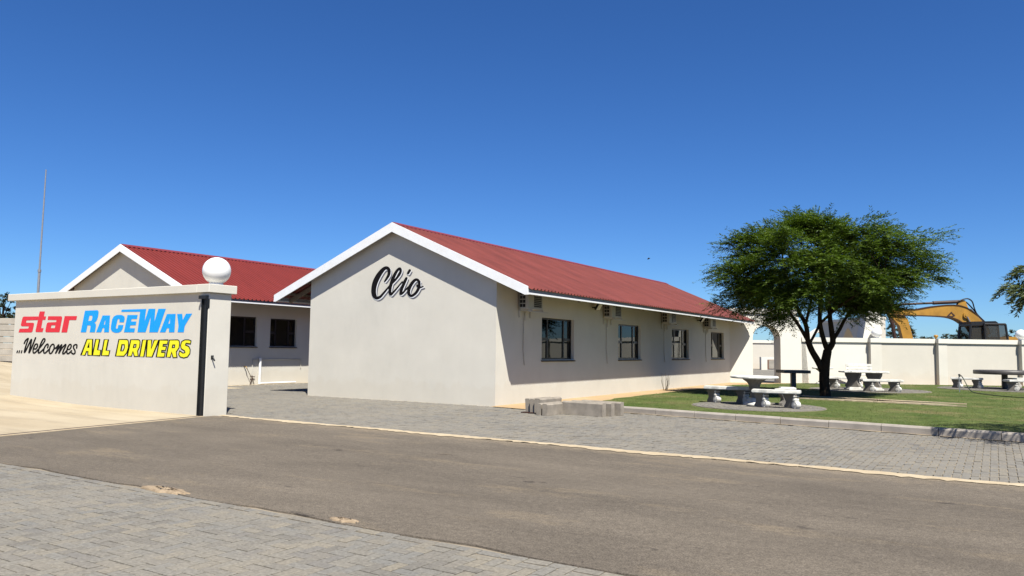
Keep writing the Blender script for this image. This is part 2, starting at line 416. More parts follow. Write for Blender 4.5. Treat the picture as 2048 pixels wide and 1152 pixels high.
# sandy concrete drive on the left of the gate rail
vs = []; fs = []; na, nb = 46, 30
for j in range(nb + 1):
    y = -6 + j * (10.75 + 6) / nb
    for i in range(na + 1):
        x0 = gate_x(y) - 0.10; x = -60 + (x0 + 60) * i / na
        vs.append((x, y, hgt(x, y) + 0.004))
fs = [(j * (na + 1) + i, j * (na + 1) + i + 1, (j + 1) * (na + 1) + i + 1, (j + 1) * (na + 1) + i) for j in range(nb) for i in range(na)]
k = len(vs)
xs2 = [-60 + i * (60 - 22.7) / 20 for i in range(21)]; ys2 = [10.75 + 0.55 * j for j in range(15)]
for y in ys2:
    for x in xs2: vs.append((x, y, hgt(x, y) + 0.004))
fs += [(k + j * 21 + i, k + j * 21 + i + 1, k + (j + 1) * 21 + i + 1, k + (j + 1) * 21 + i) for j in range(14) for i in range(20)]
tag(MB().add(vs, fs).build('driveway', M['drive']), 'pale sandy concrete driveway in front of the lettered wall', 'driveway', kind='structure')

# paving: sand bed, single pavers near the camera, a joined mass farther off
def herring(i0, i1, j0, j1):
    for j in range(j0, j1):
        for i in range(i0, i1):
            d = (i - j) % 4
            if d == 0: yield (i + 1.0) * 0.1, (j + 0.5) * 0.1, 0
            elif d == 3: yield (i + 0.5) * 0.1, (j + 1.0) * 0.1, 1
def paver_mesh(ch, low):
    a, b = 0.0945, 0.0445; h = 0.0; s = -0.03
    vs = [(-a, -b, s), (a, -b, s), (a, b, s), (-a, b, s)]; fs = []
    if low: ch = 0.004
    vs += [(x, y, h - ch) for x, y, z in vs[:4]] + [(x * (1 - ch / a), y * (1 - ch / b), h) for x, y, z in vs[:4]]
    for q in (0, 4):
        fs += [(q + i, q + (i + 1) % 4, q + 4 + (i + 1) % 4, q + 4 + i) for i in range(4)]
    fs.append((8, 9, 10, 11)); return vs, fs
apron = sheet('paved_forecourt', [-26 + i for i in range(36)], [2 + i for i in range(-6, 3)] + [5.16], lambda x, y: -0.012 + (hgt(x, y) if x < -14 else 0), M['sand_joint'])
for p in []: pass
tag(apron, 'grey block paving along the near edge of the road', 'paving', kind='structure')
pv, pf = paver_mesh(0.004, False)
pme = bpy.data.meshes.new('paver'); pme.from_pydata(pv, [], pf); pme.materials.append(M['paver']); pme.update()
near = []
for x, y, v in herring(-145, -5, 8, 48):
    d = Vector((x, y, 0)) - CO; z = d.dot(CF)
    if z < 0.5: continue
    px, py = 1024 + FPX * d.dot(CR) / z, 576 - FPX * d.dot(CU) / z
    near.append((z if (-30 < px < 2080 and py < 1175) else z + 100, x, y, v))
for i in range(-74, -2):                                        # border course along the road
    x, y = i * 0.2, 4.875
    d = Vector((x, y, 0)) - CO; z = d.dot(CF); px = 1024 + FPX * d.dot(CR) / max(z, .1)
    near.append((z if -30 < px < 2080 else z + 100, x, y, 2))
near.sort()
mass = MB()
for q, (z, x, y, v) in enumerate(near):
    dz, tx, ty = R.uniform(-0.0025, 0.0025), R.uniform(-0.016, 0.016), R.uniform(-0.012, 0.012)
    rz = (math.pi / 2 if v == 1 else 0) + R.uniform(-0.02, 0.02)
    x += R.uniform(-.0015, .0015); y += R.uniform(-.0015, .0015)
    if q < 300: link('paver', pme, apron, (x, y, dz), (tx, ty, rz))
    else:
        mm = Matrix.Translation((x, y, dz)) @ Matrix.Rotation(rz, 4, 'Z') @ Matrix.Rotation(tx, 4, 'X') @ Matrix.Rotation(ty, 4, 'Y')
        mass.add([mm @ Vector(w) for w in pv], pf)
tag(mass.build('paver', M['paver_mass'], apron), kind='stuff')

def court(x, y):
    if y < 11.0: return False
    if x < -24.35: return False
    if x < -18.3: return y < 27 and (y > 11.35)
    if x < -14.35: return 11.35 < y < 17.1
    if x < -11.2: return y < 17.12
    if x < -8.3: return y < 17.02 - 0.17 * (x + 11.2)
    return y < 17.66 - 0.152 * (x + 7.83) - 0.14
yard = sheet('paved_yard', [-24.5 + i * 0.5 for i in range(65)], [10.9 + 0.5 * j for j in range(34)], lambda x, y: -0.012 if court(x - .6, y - .4) or court(x, y) else -0.03, M['sand_joint'])
tag(yard, 'grey block paving between the road and the buildings', 'paving', kind='structure')
far = MB(); lv, lf = paver_mesh(0.004, True); lf = lf[4:]
for x, y, v in herring(-244, 70, 109, 270):
    if not court(x, y): continue
    dx, dy = x * _r.x + y * _r.y, -x * math.sin(YAW) + y * math.cos(YAW)
    if abs(dx) > 0.74 * dy + 0.3: continue
    if x < -14.3 and y > 13 and x > -17.9 and y < 11: continue
    rz = math.pi / 2 * v + R.uniform(-.02, .02); c, s_ = math.cos(rz), math.sin(rz); dz = R.uniform(-0.003, 0.003); t1, t2 = R.uniform(-.02, .02), R.uniform(-.02, .02)
    far.add([(x + a * c - b * s_, y + a * s_ + b * c, dz + z + a * t1 + b * t2) for a, b, z in lv], lf)
tag(far.build('paver', M['paver_mass'], yard), kind='stuff')

# sand blown along the road edge, two washed-out holes, strips of sand
def wob(a, b, n, amp, f=3.0):
    out = []
    for i in range(n + 1):
        q = i / n; x = a[0] + (b[0] - a[0]) * q; y = a[1] + (b[1] - a[1]) * q
        out.append((x, y + amp * (math.sin(x * f) * 0.5 + R.uniform(-0.6, 0.6))))
    return out
tag(ragged('sand_strip', wob((-14.2, 10.985), (12, 10.985), 320, 0.05), wob((-14.2, 10.76), (12, 10.76), 320, 0.10, 1.7), 0.012, M['sand']),
    'pale line of sand along the far edge of the road', 'sand', kind='structure')
def mound(name, c, ax, ay, h, label, mat='dirt', n=40):
    vs = [(c[0], c[1], h)]; fs = []
    ph = [R.uniform(0.75, 1.2) for _ in range(n)]
    for k, (rr, zz) in enumerate(((0.4, 0.8), (0.7, 0.5), (0.92, 0.2), (1.0, -1.6))):
        for i in range(n):
            a = 2 * math.pi * i / n; w = ph[i] * rr
            vs.append((c[0] + ax * w * math.cos(a), c[1] + ay * w * math.sin(a), 0.013 + h * zz * R.uniform(0.6, 1.2)))
    fs += [(0, 1 + i, 1 + (i + 1) % n) for i in range(n)]
    for k in range(3): fs += [(1 + k * n + i, 1 + k * n + (i + 1) % n, 1 + (k + 1) * n + (i + 1) % n, 1 + (k + 1) * n + i) for i in range(n)]
    return tag(MB().add(vs, fs, True).build(name, M[mat]), label, 'sand patch', kind='structure')
mound('sand_patch', (-7.3, 4.99), 0.36, 0.10, 0.02, 'crumbling sandy hollow at the paving edge, the larger and farther one')
mound('sand_patch', (-4.82, 5.02), 0.15, 0.06, 0.016, 'small pale sand patch at the paving edge, nearer the camera')
gr = MB()
for i in range(520):
    if i < 170: x = R.uniform(-9, -2.5); y = 5.0 + abs(R.gauss(0, 0.05))
    else: x = R.uniform(-13.5, 3); y = R.uniform(5, 10.7)
    s = R.uniform(0.003, 0.008) * (1.7 if R.random() < .06 else 1); a = R.uniform(0, 6.28)
    p = [(x + s * math.cos(a + q * 2.1) * R.uniform(.7, 1.2), y + s * math.sin(a + q * 2.1), 0.008) for q in range(3)] + [(x, y, 0.008 + s * 0.9)]
    gr.add(p, [(0, 1, 3), (1, 2, 3), (2, 0, 3)])
tag(gr.build('gravel', M['grit']), 'loose grit and small stones on the asphalt', 'gravel', kind='stuff')

# ------------------------------------------------------------------ lawn, sand margins, kerb
W0 = Vector((-11.22, 38.6, 0)); WD = Vector((0.842, 0.5395, 0)); WN = Vector((0.5395, -0.842, 0))    # far wall: start, run, towards the camera
def wp(s, off=0.0, z=0.0): return W0 + WD * s + WN * off + Vector((0, 0, z))
KA, KB = Vector((-7.85, 17.62, 0)), Vector((14.0, 14.30, 0)); KD = (KB - KA).normalized(); KN = Vector((-KD.y, KD.x, 0))
lawn_pts = [(KA + KN * 0.14 - KD * 0.9), (KB + KN * 0.14), Vector((16, 30, 0)), wp(31.5, 0.45), wp(15, 0.42), wp(8, 0.5), wp(3.4, 0.55), wp(1.9, 1.4), Vector((-10.05, 35.0, 0)), Vector((-10.0, 31, 0)), Vector((-10.0, 27, 0)), Vector((-9.92, 22, 0)), Vector((-9.5, 19.6, 0)), Vector((-9.0, 18.4, 0))]
lb = MB(); lp = []
for i, p in enumerate(lawn_pts):
    q = lawn_pts[(i + 1) % len(lawn_pts)]; n = max(1, int((q - p).length / 0.5))
    for k in range(n):
        w = p.lerp(q, k / n); nr = Vector((-(q - p).y, (q - p).x, 0)).normalized()
        lp.append(w + nr * (R.uniform(-0.09, 0.09) if 3 <= i < 13 else 0))
tri = tessellate_polygon([[Vector((p.x, p.y, 0)) for p in lp]])
lb.add([(p.x, p.y, 0.05) for p in lp] + [(p.x, p.y, -0.03) for p in lp], [tuple(t) for t in tri] + [(i, (i + 1) % len(lp), (i + 1) % len(lp) + len(lp), i + len(lp)) for i in range(len(lp))])
lawn_o = lb.build('lawn', M['lawn']); tag(lawn_o, 'green lawn with worn patches behind the kerb', 'lawn', kind='structure')
poly2 = [(p.x, p.y) for p in lawn_pts]
def inside(x, y):
    c = False; n = len(poly2)
    for i in range(n):
        (x1, y1), (x2, y2) = poly2[i], poly2[i - 1]
        if (y1 > y) != (y2 > y) and x < (x2 - x1) * (y - y1) / (y2 - y1) + x1: c = not c
    return c
DISCS = [(-5.5, 21.45, 1.72), (-4.4, 34.6, 2.3), (0.35, 40.2, 2.6)]
PA, PB = gnd(1596, 797.8), gnd(1934, 815); PT = (PB - PA).normalized()
def on_path(x, y):
    d = Vector((x, y, 0)) - PA; return -0.1 < d.dot(PT) < (PB - PA).length + .1 and abs(d.x * PT.y - d.y * PT.x) < 0.62
gv = []; gf = []
for i in range(60000):
    # more blades where the lawn is close
    y = 16 + 30 * R.random() ** 1.6; x = R.uniform(-10, 3.5)
    if not inside(x, y) or on_path(x, y) or any((x - a) ** 2 + (y - b) ** 2 < r * r for a, b, r in DISCS): continue
    h = R.uniform(0.008, 0.020) * (1 + (y - 16) * 0.01); a = R.uniform(0, 6.28); w = R.uniform(0.004, 0.008) * (1 + (y - 16) * 0.02)
    lx, ly = R.gauss(0, 0.018), R.gauss(0, 0.018); b = len(gv)
    gv += [(x - w * math.cos(a), y - w * math.sin(a), 0.048), (x + w * math.cos(a), y + w * math.sin(a), 0.048), (x + lx, y + ly, 0.05 + h)]
    gf.append((b, b + 1, b + 2))
g = MB(); g.v = gv; g.f = gf; g.sm = [False] * len(gf)
tag(g.build('grass', M['grass']), 'short grass blades of the mown lawn', 'grass', kind='stuff')

# orange sand margin along the long building and the far wall
sm = MB()
edge_in = [(-11.2, 16.98), (-11.2, 38.5)] + [tuple(wp(s, 0.0)[:2]) for s in (0.6, 1.14)]
pts = [(-11.22, 16.95), (-8.7, 16.55), (-7.9, 17.9), (-8.7, 20), (-9.3, 24), (-9.3, 36), tuple(wp(3, 1.6)[:2]), tuple(wp(8, 0.9)[:2]), tuple(wp(32, 0.9)[:2]), tuple(wp(32, -0.1)[:2]), tuple(wp(0, -0.1)[:2])]
tri = tessellate_polygon([[Vector((*p, 0)) for p in pts]])
tag(MB().add([(*p, 0.016) for p in pts], [tuple(t) for t in tri]).build('sand_bed', M['sand_red']), 'orange sand margin at the foot of the long wall', 'sand', kind='structure')
# pale straight strip across the lawn
a0, a1, b0, b1 = gnd(1596, 795), gnd(1934, 812.5), gnd(1934, 817.5), gnd(1596, 800.5)
ss = MB(); n = 40
for i in range(n + 1):
    q = i / n; p, w = a0.lerp(a1, q), b0.lerp(b1, q); e = R.uniform(-.02, .02)
    ss.v += [(p.x, p.y + e, 0.05), (p.x, p.y + e, 0.085), (w.x, w.y + e, 0.085), (w.x, w.y + e, 0.05)]
for i in range(n):
    for k in range(3): ss.f.append((4 * i + k, 4 * i + k + 1, 4 * i + k + 5, 4 * i + k + 4))
ss.f += [(0, 1, 2, 3), (4 * n, 4 * n + 3, 4 * n + 2, 4 * n + 1)]; ss.sm = [False] * len(ss.f)
tag(ss.build('sand_path', M['sand']), 'straight pale sand strip across the lawn beside the tree', 'path', kind='structure')

kerb = empty('kerb', KA, math.atan2(KD.y, KD.x)); tag(kerb, 'grey concrete kerb between the paving and the lawn', 'kerb', kind='structure')
kz = MB().prism([(0, -0.05), (0, 0.115), (0.025, 0.15), (0.135, 0.15), (0.15, 0.135), (0.15, -0.05)], lambda a, b, d: Vector((d, a, b)), 0.006, 0.994)
k0 = kz.build('kerb_stone', M['kerb'], kerb)
for i in range(1, 22):
    o = k0.copy(); COL.objects.link(o); o.parent = kerb
    o.location = (i * 1.0, R.uniform(-.006, .006), R.uniform(-.005, .005)); o.rotation_euler = (R.uniform(-.012, .012), 0, R.uniform(-.004, .004))
o = ragged('mortar_line', [tuple((KA + KD * (i * .25) + KN * 0.03)[:2]) for i in range(90)], [tuple((KA + KD * (i * .25) - KN * R.uniform(.02, .09))[:2]) for i in range(90)], 0.0075, M['sand'])
tag(o, 'pale sand gathered at the foot of the kerb', 'sand', kind='structure'); o.name = 'sand_line'

# ------------------------------------------------------------------ lettering
def catmull(p, n=8):
    """smooth a list of tuples of any length"""
    out = []; P = [p[0]] + list(p) + [p[-1]]
    for i in range(1, len(P) - 2):
        for k in range(n):
            t = k / n; a, b, c, d = P[i - 1], P[i], P[i + 1], P[i + 2]
            out.append(tuple(0.5 * (2 * b[q] + (c[q] - a[q]) * t + (2 * a[q] - 5 * b[q] + 4 * c[q] - d[q]) * t * t + (3 * b[q] - a[q] - 3 * c[q] + d[q]) * t ** 3) for q in range(len(b))))
    out.append(tuple(p[-1])); return out
def ribbon(mb, pts, place, lift=0.0, grow=0.0, rise=0.0, closed=False, dx=0, dy=0):
    """a painted stroke through (x, y, width) points; place(x, y, lift) puts it on the wall"""
    n = len(pts); L = []; Rr = []
    for i, (x, y, w) in enumerate(pts):
        a = pts[i - 1] if (i or closed) else pts[0]; b = pts[(i + 1) % n] if (i < n - 1 or closed) else pts[-1]
        tx, ty = b[0] - a[0], b[1] - a[1]; m = math.hypot(tx, ty) or 1; h = w / 2 + grow
        if closed:                                            # mitre
            u1 = Vector((x - a[0], y - a[1])).normalized(); u2 = Vector((b[0] - x, b[1] - y)).normalized()
            h /= max(0.55, math.cos(u1.angle(u2, 0) / 2))
        L.append((x + dx - ty / m * h, y + dy + tx / m * h)); Rr.append((x + dx + ty / m * h, y + dy - tx / m * h))
    if not closed:                                            # round ends
        for e, s in ((0, -1), (n - 1, 1)):
            x, y, w = pts[e]; a, b = (pts[0], pts[1]) if e == 0 else (pts[-2], pts[-1]); t = math.atan2(b[1] - a[1], b[0] - a[0]); h = w / 2 + grow
            arc = [(x + dx + h * math.cos(t + (math.pi if s < 0 else 0) + q), y + dy + h * math.sin(t + (math.pi if s < 0 else 0) + q)) for q in [(-.5 + k / 8) * math.pi for k in range(9)]]
            mb.add([place(*p, lift + rise * (e / n)) for p in arc], [tuple(range(9))])
    vs = []
    for i in range(n):
        z = lift + rise * i / n; vs += [place(*L[i], z), place(*Rr[i], z)]
    fs = [(2 * i, 2 * i + 1, 2 * i + 3, 2 * i + 2) for i in range(n - 1)]
    if closed: fs.append((2 * n - 2, 2 * n - 1, 1, 0))
    mb.add(vs, fs)
def poly_letter(mb, loop, holes, place, lift):
    loops = [loop] + holes
    tri = tessellate_polygon([[Vector((a, b, 0)) for a, b in l] for l in loops]); flat = [p for l in loops for p in l]
    mb.add([place(a, b, lift) for a, b in flat], [tuple(t) for t in tri])

ZS = 15.754                                                   # enlargement of the views the lettering was traced from
def placer(ox, oy, Y, sc=ZS):
    def f(x, y, l): p = onY(ox + x / sc, oy + y / sc, Y); return Vector((p.x, Y - l, p.z))
    return f

# ------------------------------------------------------------------ the lettered boundary wall
SY = 10.60
sw = empty('sign_wall', (-18.4, 10.85, 0), label='cream boundary wall painted with red, blue, black and yellow lettering', cat='wall')
SO = (-18.4, 10.85, 0)
MB().box(-22.53, -14.58, SY, 10.83, -0.1, 2.64).build('wall_panel', M['plaster'], sw, SO)
MB().cbox(-14.58, -14.30, 10.574, 11.16, -0.1, 2.638, 0.012).build('pier', M['plaster'], sw, SO)
MB().cbox(-22.80, -14.64, SY - 0.085, 10.915, 2.64, 2.82, 0.008).cbox(-14.64, -14.225, SY - 0.088, 11.24, 2.641, 2.823, 0.008).build('coping', M['plaster'], sw, SO)
ch = MB()
ch.box(-14.475, -14.465, 10.52, 10.573, 0.012, 2.50).box(-14.465, -14.32, 10.556, 10.572, 0.012, 2.50).box(-14.32, -14.31, 10.52, 10.573, 0.012, 2.50)
ch.box(-14.55, -14.305, 10.50, 10.573, 2.502, 2.575).box(-14.308, -14.296, 10.53, 10.60, 2.30, 2.50)
ch.build('gate_channel', M['black_steel'], sw, SO)
MB().tube([(-14.30, 10.72, 1.25), (-14.25, 10.70, 1.26), (-14.235, 10.74, 1.17)], 0.016, 6).box(-14.299, -14.29, 10.69, 10.755, 1.21, 1.29).build('catch', M['black_steel'], sw, SO)
def letter(mb, mat, name='letter', parent=None, label=None):
    o = mb.build(name, M[mat], parent or sw, SO)
    if label: o['label'] = label
    return o
P1, P2, P3, P4, P5, P6 = [placer(x, y, SY) for x, y in ((30, 615), (155, 610), (265, 610), (30, 665), (155, 670), (265, 670))]
STAR = [([(115, 785), (150, 670), (420, 662), (445, 592), (222, 590), (195, 572), (190, 540), (235, 345), (250, 305), (285, 285), (740, 283), (725, 395), (365, 405), (350, 480), (570, 480), (600, 495), (605, 530), (560, 735), (545, 765), (515, 785)], []),
        ([(785, 125), (945, 125), (915, 280), (985, 280), (960, 390), (875, 390), (830, 650), (905, 650), (870, 775), (680, 775), (655, 765), (650, 730), (727, 395), (746, 283)], []),
        ([(1050, 275), (1450, 275), (1482, 290), (1490, 335), (1405, 780), (995, 780), (965, 765), (960, 735), (1000, 530), (1015, 490), (1050, 470), (1300, 460), (1310, 395), (1030, 390)], [[(1155, 560), (1275, 560), (1260, 650), (1130, 650)]]),
        ([(1570, 270), (1960, 270), (1935, 395), (1720, 395), (1645, 785), (1465, 785)], [])]
for l, h in STAR:
    b = MB(); poly_letter(b, l, h, P1, 0.004); letter(b, 'paint_red')
RACE = [(P2, [(105, 860), (240, 180), (625, 165), (655, 180), (670, 215), (655, 350), (630, 440), (590, 515), (535, 560), (575, 585), (587, 630), (580, 700), (550, 860), (385, 860), (415, 690), (412, 655), (395, 640), (320, 640), (275, 860)], [[(385, 335), (450, 330), (472, 345), (472, 400), (455, 470), (430, 498), (345, 500)]]),
        (P2, [(590, 860), (795, 330), (1030, 330), (995, 860), (840, 860), (850, 725), (800, 725), (750, 860)], [[(885, 450), (870, 615), (830, 615)]]),
        (P2, [(1465, 545), (1325, 545), (1325, 450), (1300, 435), (1270, 450), (1210, 720), (1235, 750), (1270, 735), (1290, 630), (1450, 630), (1430, 740), (1380, 830), (1290, 875), (1180, 875), (1090, 830), (1055, 760), (1060, 650), (1100, 440), (1150, 360), (1240, 315), (1400, 315), (1480, 360), (1495, 430)], []),
        (P2, [(1465, 860), (1580, 315), (1900, 315), (1875, 440), (1710, 440), (1695, 520), (1860, 520), (1840, 635), (1670, 640), (1650, 730), (1815, 735), (1795, 860)], []),
        (P3, [(-338, 148), (435, 125), (385, 520), (515, 120), (725, 120), (695, 520), (820, 120), (1055, 120), (800, 860), (530, 860), (578, 370), (415, 860), (160, 860), (245, 210), (-348, 215)], []),
        (P3, [(865, 860), (1090, 285), (1365, 280), (1325, 860), (1150, 860), (1155, 730), (1090, 730), (1040, 860)], [[(1190, 420), (1180, 590), (1130, 585)]]),
        (P3, [(1410, 285), (1570, 280), (1590, 470), (1690, 275), (1885, 270), (1650, 660), (1620, 860), (1425, 860), (1455, 650)], [])]
for P, l, h in RACE:
    b = MB(); poly_letter(b, l, h, P, 0.004); letter(b, 'paint_blue')
WELC = [[[(85, 578), (68, 632)]], [[(150, 572), (130, 636)]], [[(222, 570), (205, 636)]],
        [[(295, 345), (340, 250), (420, 185), (400, 260), (330, 480), (300, 625), (360, 540), (520, 215), (500, 380), (445, 640), (530, 470), (655, 165)]],
        [[(605, 510), (655, 518), (710, 440), (705, 368), (655, 370), (605, 450), (575, 570), (590, 640), (640, 630), (740, 530)]],
        [[(740, 525), (850, 400), (940, 265), (940, 200), (890, 215), (810, 370), (750, 550), (745, 635), (790, 630), (905, 520)]],
        [[(1030, 480), (1050, 390), (1020, 365), (950, 440), (908, 560), (920, 640), (970, 635), (1065, 540)]],
        [[(1235, 480), (1235, 400), (1190, 368), (1120, 440), (1085, 570), (1100, 655), (1160, 640), (1225, 530), (1250, 505), (1300, 480)]],
        [[(1290, 500), (1385, 380), (1330, 540), (1280, 660), (1380, 500), (1480, 380), (1430, 520), (1385, 660), (1480, 500), (1600, 375), (1590, 450), (1530, 570), (1510, 660), (1560, 655), (1640, 560)]],
        [[(1660, 530), (1725, 525), (1775, 440), (1765, 380), (1720, 385), (1665, 470), (1640, 590), (1655, 660), (1710, 650), (1790, 570)]],
        [[(1945, 490), (1955, 400), (1920, 378), (1860, 410), (1850, 480), (1895, 570), (1895, 640), (1850, 675), (1790, 640)]]]
for strokes in WELC:
    b = MB()
    for st in strokes: ribbon(b, catmull([(x, y, 44 if len(st) > 2 else 36) for x, y in st], 7), P4, 0.004, 0, 0.003)
    letter(b, 'paint_black')
ALLD = [(P5, [(115, 635), (305, 130), (485, 130), (465, 640), (330, 635), (335, 515), (290, 515), (245, 635)], [[(380, 240), (362, 395), (335, 398)]]),
        (P5, [(477, 640), (580, 130), (705, 135), (640, 470), (745, 475), (710, 650)], []),
        (P5, [(757, 645), (850, 140), (980, 140), (910, 485), (1025, 490), (990, 650)], []),
        (P5, [(1205, 660), (1310, 140), (1560, 140), (1595, 160), (1612, 205), (1610, 400), (1560, 550), (1470, 665)], [[(1410, 295), (1480, 300), (1485, 400), (1440, 500), (1370, 505)]]),
        (P5, [(1572, 665), (1685, 145), (1920, 145), (1960, 165), (1978, 210), (1965, 370), (1900, 500), (1920, 670), (1800, 675), (1750, 520), (1710, 665)], [[(1790, 295), (1850, 295), (1840, 380), (1770, 400)]]),
        (P6, [(225, 680), (325, 150), (460, 150), (365, 685)], []),
        (P6, [(435, 685), (475, 152), (615, 150), (590, 440), (690, 155), (840, 155), (625, 690)], []),
        (P6, [(755, 690), (855, 155), (1130, 155), (1100, 295), (970, 295), (960, 350), (1080, 355), (1045, 490), (925, 485), (915, 540), (1035, 550), (1010, 695)], []),
        (P6, [(1065, 695), (1170, 155), (1430, 150), (1475, 180), (1490, 240), (1475, 400), (1385, 530), (1410, 705), (1285, 710), (1235, 540), (1200, 700)], [[(1275, 310), (1335, 310), (1330, 390), (1260, 400)]]),
        (P6, [(1850, 180), (1835, 280), (1690, 260), (1670, 310), (1780, 360), (1825, 460), (1815, 580), (1740, 690), (1620, 720), (1510, 690), (1460, 610), (1490, 495), (1600, 570), (1660, 550), (1650, 500), (1540, 430), (1520, 320), (1560, 200), (1660, 150), (1780, 150)], [])]
for P, l, h in ALLD:
    b = MB(); poly_letter(b, l, h, P, 0.003); o = letter(b, 'paint_yellow')
    b = MB()
    for lo in [l] + h: ribbon(b, [(x, y, 27) for x, y in lo], P, 0.006, closed=True)
    letter(b, 'paint_black', 'outline', o)

def globe(c, r, label):
    e = empty('globe_lamp', c, label=label, cat='lamp', group='white globe lamps on the walls')
    MB().lathe([(r * math.sin(math.pi * k / 18), r - r * math.cos(math.pi * k / 18) + 0.02) for k in range(19)], n=32).build('globe', M['glass_globe'], e)
    MB().lathe([(r * .5, 0), (r * .5, 0.045), (r * .42, 0.06)], n=20).build('base', M['pvc'], e)
    return e
globe((-14.47, 10.87, 2.82), 0.30, 'large white globe lamp on the end of the lettered wall')

# gate rail set in the ground
tr = empty('gate_track', (-14.0, 8.4, 0), label='rusty sliding gate rail set in the ground beside the driveway', cat='gate track')
def strip(xo0, xo1, z0, z1, y0, y1, n=12):
    b = MB()
    for i in range(n + 1):
        y = y0 + (y1 - y0) * i / n; g0 = gate_x(y)
        b.v += [(g0 + xo0, y, z0), (g0 + xo0, y, z1), (g0 + xo1, y, z1), (g0 + xo1, y, z0)]
    for i in range(n):
        for k in range(3): b.f.append((4 * i + k, 4 * i + k + 1, 4 * i + k + 5, 4 * i + k + 4))
    b.f += [(0, 1, 2, 3), (4 * n, 4 * n + 3, 4 * n + 2, 4 * n + 1)]; b.sm = [False] * len(b.f); return b
strip(-0.02, 0.02, -0.02, 0.02, -4, 10.5).build('rail', M['rust'], tr, (-14.0, 8.4, 0))
strip(0.024, 0.12, -0.02, 0.014, -4, 10.5).build('edging', M['sand'], tr, (-14.0, 8.4, 0))

# ------------------------------------------------------------------ the two long buildings
def sheet_mesh(run, drop, mat):
    """one corrugated sheet, 4 ribs wide (0.76 m), from ridge down to eave"""
    per = 0.19; prof = [(0, 0), (0.085, 0), (0.10, 0.042), (0.145, 0.042), (0.16, 0)]
    ys = [k * per + a for k in range(4) for a, b in prof] + [4 * per]; zs = [b for k in range(4) for a, b in prof] + [0]
    n = len(ys); L = math.hypot(run, drop); nx, nz = drop / L, run / L; vs = []
    for q in (0.0, 0.5, 1.0):
        for y, z in zip(ys, zs): vs.append((q * run + z * nx, y, -q * drop + z * nz))
    for y, z in zip(ys, zs): vs.append((run + (z - .006) * nx - .002, y, -drop + (z - .012) * nz))
    fs = [(r_ * n + i, r_ * n + i + 1, (r_ + 1) * n + i + 1, (r_ + 1) * n + i) for r_ in range(3) for i in range(n - 1)]
    me = bpy.data.meshes.new('roof_sheet'); me.from_pydata(vs, [], fs); me.materials.append(mat); me.update(); return me

